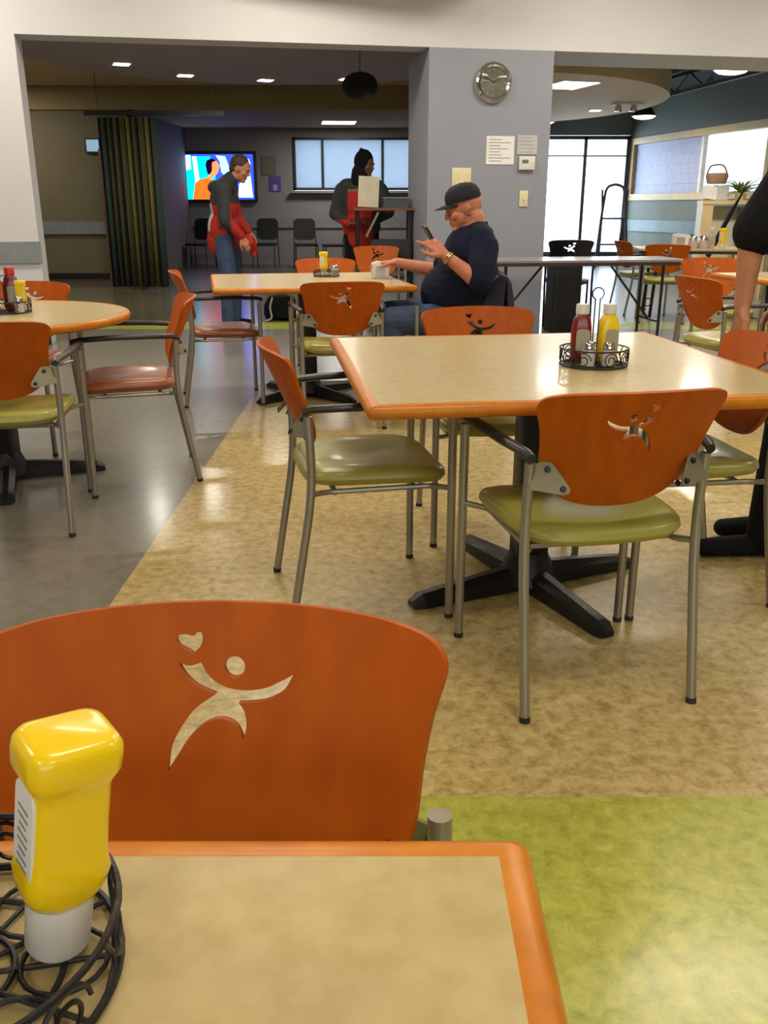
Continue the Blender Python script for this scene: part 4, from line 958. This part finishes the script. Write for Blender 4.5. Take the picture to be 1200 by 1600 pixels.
# ---- standing man in grey and red pullover, seen from his right side and back (faces right, head down)
RX2, RY2 = -1.58, 9.45
pm = thing('person', 'standing man in red and dark grey jacket and jeans in front of the television', 'person', (RX2, RY2, 0), 0)
hF = frame((.90, -.1, -.38)); hc = (.165, 0, 1.545)
hp_, HP = head_prims(hc, hF, 1.0)
body = hp_+[('c', (.03, 0, 1.40), (.13, 0, 1.50), .062, .058), ('e', (0, 0, 1.15), (.10, .15, .28)), ('e', (-.02, 0, .95), (.11, .14, .14)),
       ('c', (.02, -.18, 1.34), (.03, -.24, 1.08), .045, .038), ('c', (.03, -.24, 1.06), (.17, -.17, .90), .038, .028), ('c', (.02, .18, 1.34), (.06, .22, 1.08), .045, .038), ('c', (.06, .22, 1.08), (.20, .14, .93), .038, .028),
       ('c', (-.02, -.09, .92), (0, -.10, .50), .08, .055), ('c', (0, -.10, .50), (-.02, -.11, .09), .055, .04), ('c', (-.02, .09, .92), (.03, .10, .50), .08, .055), ('c', (.03, .10, .50), (.02, .11, .09), .055, .04)]
body += hand_prims((.17, -.17, .90), (.55, .1, -.8), (-.3, .7, -.3), -1, .5)+hand_prims((.20, .14, .93), (.55, -.1, -.8), (-.3, -.7, -.3), 1, .5)
blob('body', body, SKIN, pm, .006, 2); eyes(HP, 1, pm)
blob('hair', [('e', tuple(V(hc)+hF @ V((-.022, 0, .036))), (.098, .083, .094), hF), ('e', tuple(V(hc)+hF @ V((-.055, 0, -.02))), (.055, .070, .06), hF)], HAIR, pm, .006, 2)
jk_ = [('e', (-.01, 0, 1.22), (.145, .20, .24)), ('e', (-.03, 0, .98), (.16, .195, .22)), ('c', (-.05, 0, .86), (-.03, 0, 1.0), .16, .15), ('c', (.02, -.15, 1.36), (.02, .15, 1.36), .095, .095), ('c', (.0, 0, 1.38), (.07, 0, 1.45), .09, .075),
       ('c', (.02, -.19, 1.33), (.03, -.25, 1.08), .08, .068), ('c', (.03, -.25, 1.06), (.16, -.175, .92), .066, .046), ('c', (.02, .19, 1.33), (.06, .23, 1.08), .08, .068), ('c', (.06, .23, 1.08), (.19, .145, .95), .066, .046),
       ('e', (-.08, 0, 1.37), (.09, .12, .07))]
WPR = mat('white_back_print', (.6, .56, .48), .8)
blob('jacket', jk_, DGREY, pm, .008, 3, [(REDC, lambda c: (c.z < 1.20 and c.x < -.055+(1.2-c.z)*.35 and abs(c.y) < .24 and not (c.y < -.19 and c.z > .98)) or (c.x > .085 and c.z < 1.22) ), (WPR, lambda c: c.x < -.105 and .96 < c.z < 1.22 and abs(c.y) < .13)])
blob('jeans', [('c', (-.02, -.09, .90), (0, -.10, .50), .105, .080), ('c', (0, -.10, .50), (-.02, -.11, .08), .080, .065), ('c', (-.02, .09, .90), (.03, .10, .50), .105, .080), ('c', (.03, .10, .50), (.02, .11, .08), .080, .065), ('e', (-.03, 0, .92), (.13, .17, .12))], DENIM, pm, .008, 2)
for x, y in ((-.02, -.11), (.02, .11)): blob('shoe', [('c', (x, y, .045), (x+.15, y, .035), .046, .036), ('e', (x, y, .06), (.05, .045, .06))], BLKC, pm, .007, 2)
t = thing('red_gloves', 'red cloth bundle held in the hands of the man by the television', 'cloth', (RX2+.235, RY2-.03, .82))
blob('cloth', [('c', (0, -.08, .03), (.03, .04, -.05), .05, .045), ('e', (-.02, 0, .06), (.06, .09, .05)), ('c', (.02, .02, -.02), (.03, .0, -.09), .04, .03)], REDC, t, .007, 2)

# ---- hooded person behind the cart
RX3, RY3 = -.24, 9.98
hpn = thing('person', 'hooded person in dark coat with red front standing behind the tall cart', 'person', (RX3, RY3, 0), 0)
hF = frame((.80, -.55, -.15)); hc = (.05, -.02, 1.60)
hp_, HP = head_prims(hc, hF, .95)
body = hp_+[('c', (0, 0, 1.42), (.03, -.01, 1.52), .06, .055), ('e', (0, 0, 1.15), (.14, .11, .30)), ('c', (-.18, .03, 1.38), (-.25, .0, 1.12), .045, .038), ('c', (-.25, 0, 1.12), (-.12, -.22, 1.02), .038, .028), ('c', (.18, .0, 1.38), (.26, -.05, 1.14), .045, .038), ('c', (.26, -.05, 1.14), (.14, -.22, 1.05), .038, .028),
       ('c', (-.09, 0, .92), (-.10, 0, .50), .075, .055), ('c', (-.10, 0, .50), (-.10, .02, .09), .055, .04), ('c', (.09, 0, .92), (.10, 0, .50), .075, .055), ('c', (.10, 0, .50), (.10, .02, .09), .055, .04), ('e', (0, 0, .93), (.14, .10, .12))]
body += hand_prims((-.12, -.22, 1.02), (.7, -.5, .2), (.2, .3, -.9), 1, .5)+hand_prims((.14, -.22, 1.05), (-.5, -.7, .1), (0, .2, -.9), -1, .5)
blob('body', body, SKIN3, hpn, .006, 2); eyes(HP, .95, hpn)
hc_ = V(hc)
# hood: shell around the head open at the face
hood = [('e', tuple(hc_+hF @ V((-.030, 0, .030))), (.105, .098, .118), hF), ('c', tuple(hc_+hF @ V((-.04, 0, .09))), tuple(hc_+hF @ V((-.075, 0, .13))), .055, .025), ('c', (0, .0, 1.42), (.0, .0, 1.52), .115, .10)]
blob('hood', hood, BLKC, hpn, .007, 2)
coat = [('e', (0, 0, 1.22), (.21, .15, .24)), ('e', (0, 0, 1.0), (.205, .16, .20)), ('c', (-.15, .02, 1.38), (.15, .0, 1.38), .09, .09), ('c', (-.20, .02, 1.35), (-.27, .0, 1.12), .082, .074), ('c', (-.27, 0, 1.12), (-.13, -.21, 1.03), .072, .050), ('c', (.20, .0, 1.35), (.28, -.05, 1.14), .082, .074), ('c', (.28, -.05, 1.14), (.15, -.21, 1.06), .072, .050), ('c', (0, 0, .88), (0, 0, 1.0), .17, .16)]
blob('coat', coat, DGREY, hpn, .008, 3, [(REDC, lambda c: c.y < -.06 and -.14 < c.x < .12 and c.z < 1.34), (REDC, lambda c: c.z < 1.06 and c.x < -.02 and c.y < .02), (mat('olive_trim', (.2, .16, .08), .8), lambda c: c.y < -.06 and 1.34 < c.z < 1.36 and abs(c.x) < .14)])
blob('trousers', [('c', (-.09, 0, .90), (-.10, 0, .50), .10, .08), ('c', (-.10, 0, .50), (-.10, .02, .08), .08, .065), ('c', (.09, 0, .90), (.10, 0, .50), .10, .08), ('c', (.10, 0, .50), (.10, .02, .08), .08, .065), ('e', (0, 0, .92), (.17, .13, .12))], BLKC, hpn, .008, 2)
for x in (-.10, .10): blob('shoe', [('c', (x, .02, .045), (x, -.14, .035), .046, .036)], BLKC, hpn, .007, 2)

# ---- person standing at the right edge, hand on the chair back
RX4, RY4 = 1.50, 3.02
rp = thing('person', 'standing person in black shirt at the right edge resting a hand on a chair back', 'person', (RX4-.005, RY4+.075, 0), 0)
def L4(p): return (p[0]-RX4, p[1]-RY4, p[2])
hF = frame((-.8, -.3, -.3)); hc = (-.06, 0, 1.66); hp_, HP = head_prims(hc, hF, 1.0)
sh, el, wr = L4((1.345, 2.98, 1.36)), L4((1.207, 2.98, 1.09)), L4((1.205, 2.985, .885))
body = hp_+[('c', (0, 0, 1.46), (-.04, 0, 1.58), .062, .058), ('e', (0, 0, 1.22), (.12, .17, .26)), ('e', (0, 0, .98), (.12, .15, .14)), ('c', sh, el, .050, .043), ('c', el, wr, .044, .028),
       ('c', (.0, .18, 1.38), (.03, .24, 1.10), .048, .04), ('c', (.03, .24, 1.10), (-.03, .26, .86), .04, .028),
       ('c', (-.02, -.09, .94), (-.10, -.09, .52), .085, .06), ('c', (-.10, -.09, .52), (-.12, -.07, .09), .058, .04), ('c', (.0, .10, .94), (-.02, .12, .52), .085, .06), ('c', (-.02, .12, .52), (.02, .14, .09), .058, .04)]
body += hand_prims(V(wr)+V((0, 0, .0)), (.06, .02, -1), (-1, 0, -.1), -1, [.25, .3, .3, .35], 1.0)+hand_prims((-.03, .26, .86), (-.1, 0, -1), (0, -1, 0), 1, .4)
blob('body', body, SKIN, rp, .0042, 3); eyes(HP, 1, rp)
blob('hair', [('e', tuple(V(hc)+hF @ V((-.022, 0, .036))), (.098, .083, .094), hF)], HAIR, rp, .007, 2)
tee = [('e', (.0, 0, 1.24), (.155, .21, .24)), ('e', (.01, 0, 1.02), (.16, .20, .17)), ('c', (-.02, -.10, 1.41), (0, .13, 1.41), .085, .085), ('c', L4((1.355, 2.98, 1.35)), tuple(V(sh).lerp(V(el), .88)), .085, .082), ('c', (.0, .18, 1.38), (.03, .235, 1.16), .085, .072)]
blob('shirt', tee, BLKC, rp, .007, 3)
blob('trousers', [('c', (-.02, -.09, .94), (-.10, -.09, .52), .11, .082), ('c', (-.10, -.09, .52), (-.12, -.07, .07), .082, .070), ('c', (.0, .10, .94), (-.02, .12, .52), .11, .082), ('c', (-.02, .12, .52), (.02, .14, .07), .082, .070), ('e', (0, 0, .95), (.14, .18, .12))], BLKC, rp, .008, 2)
for x, y in ((-.12, -.07), (.02, .14)): blob('shoe', [('c', (x+.04, y, .045), (x-.22, y-.01, .035), .044, .034), ('e', (x, y, .06), (.055, .046, .06))], BLKC, rp, .006, 2)
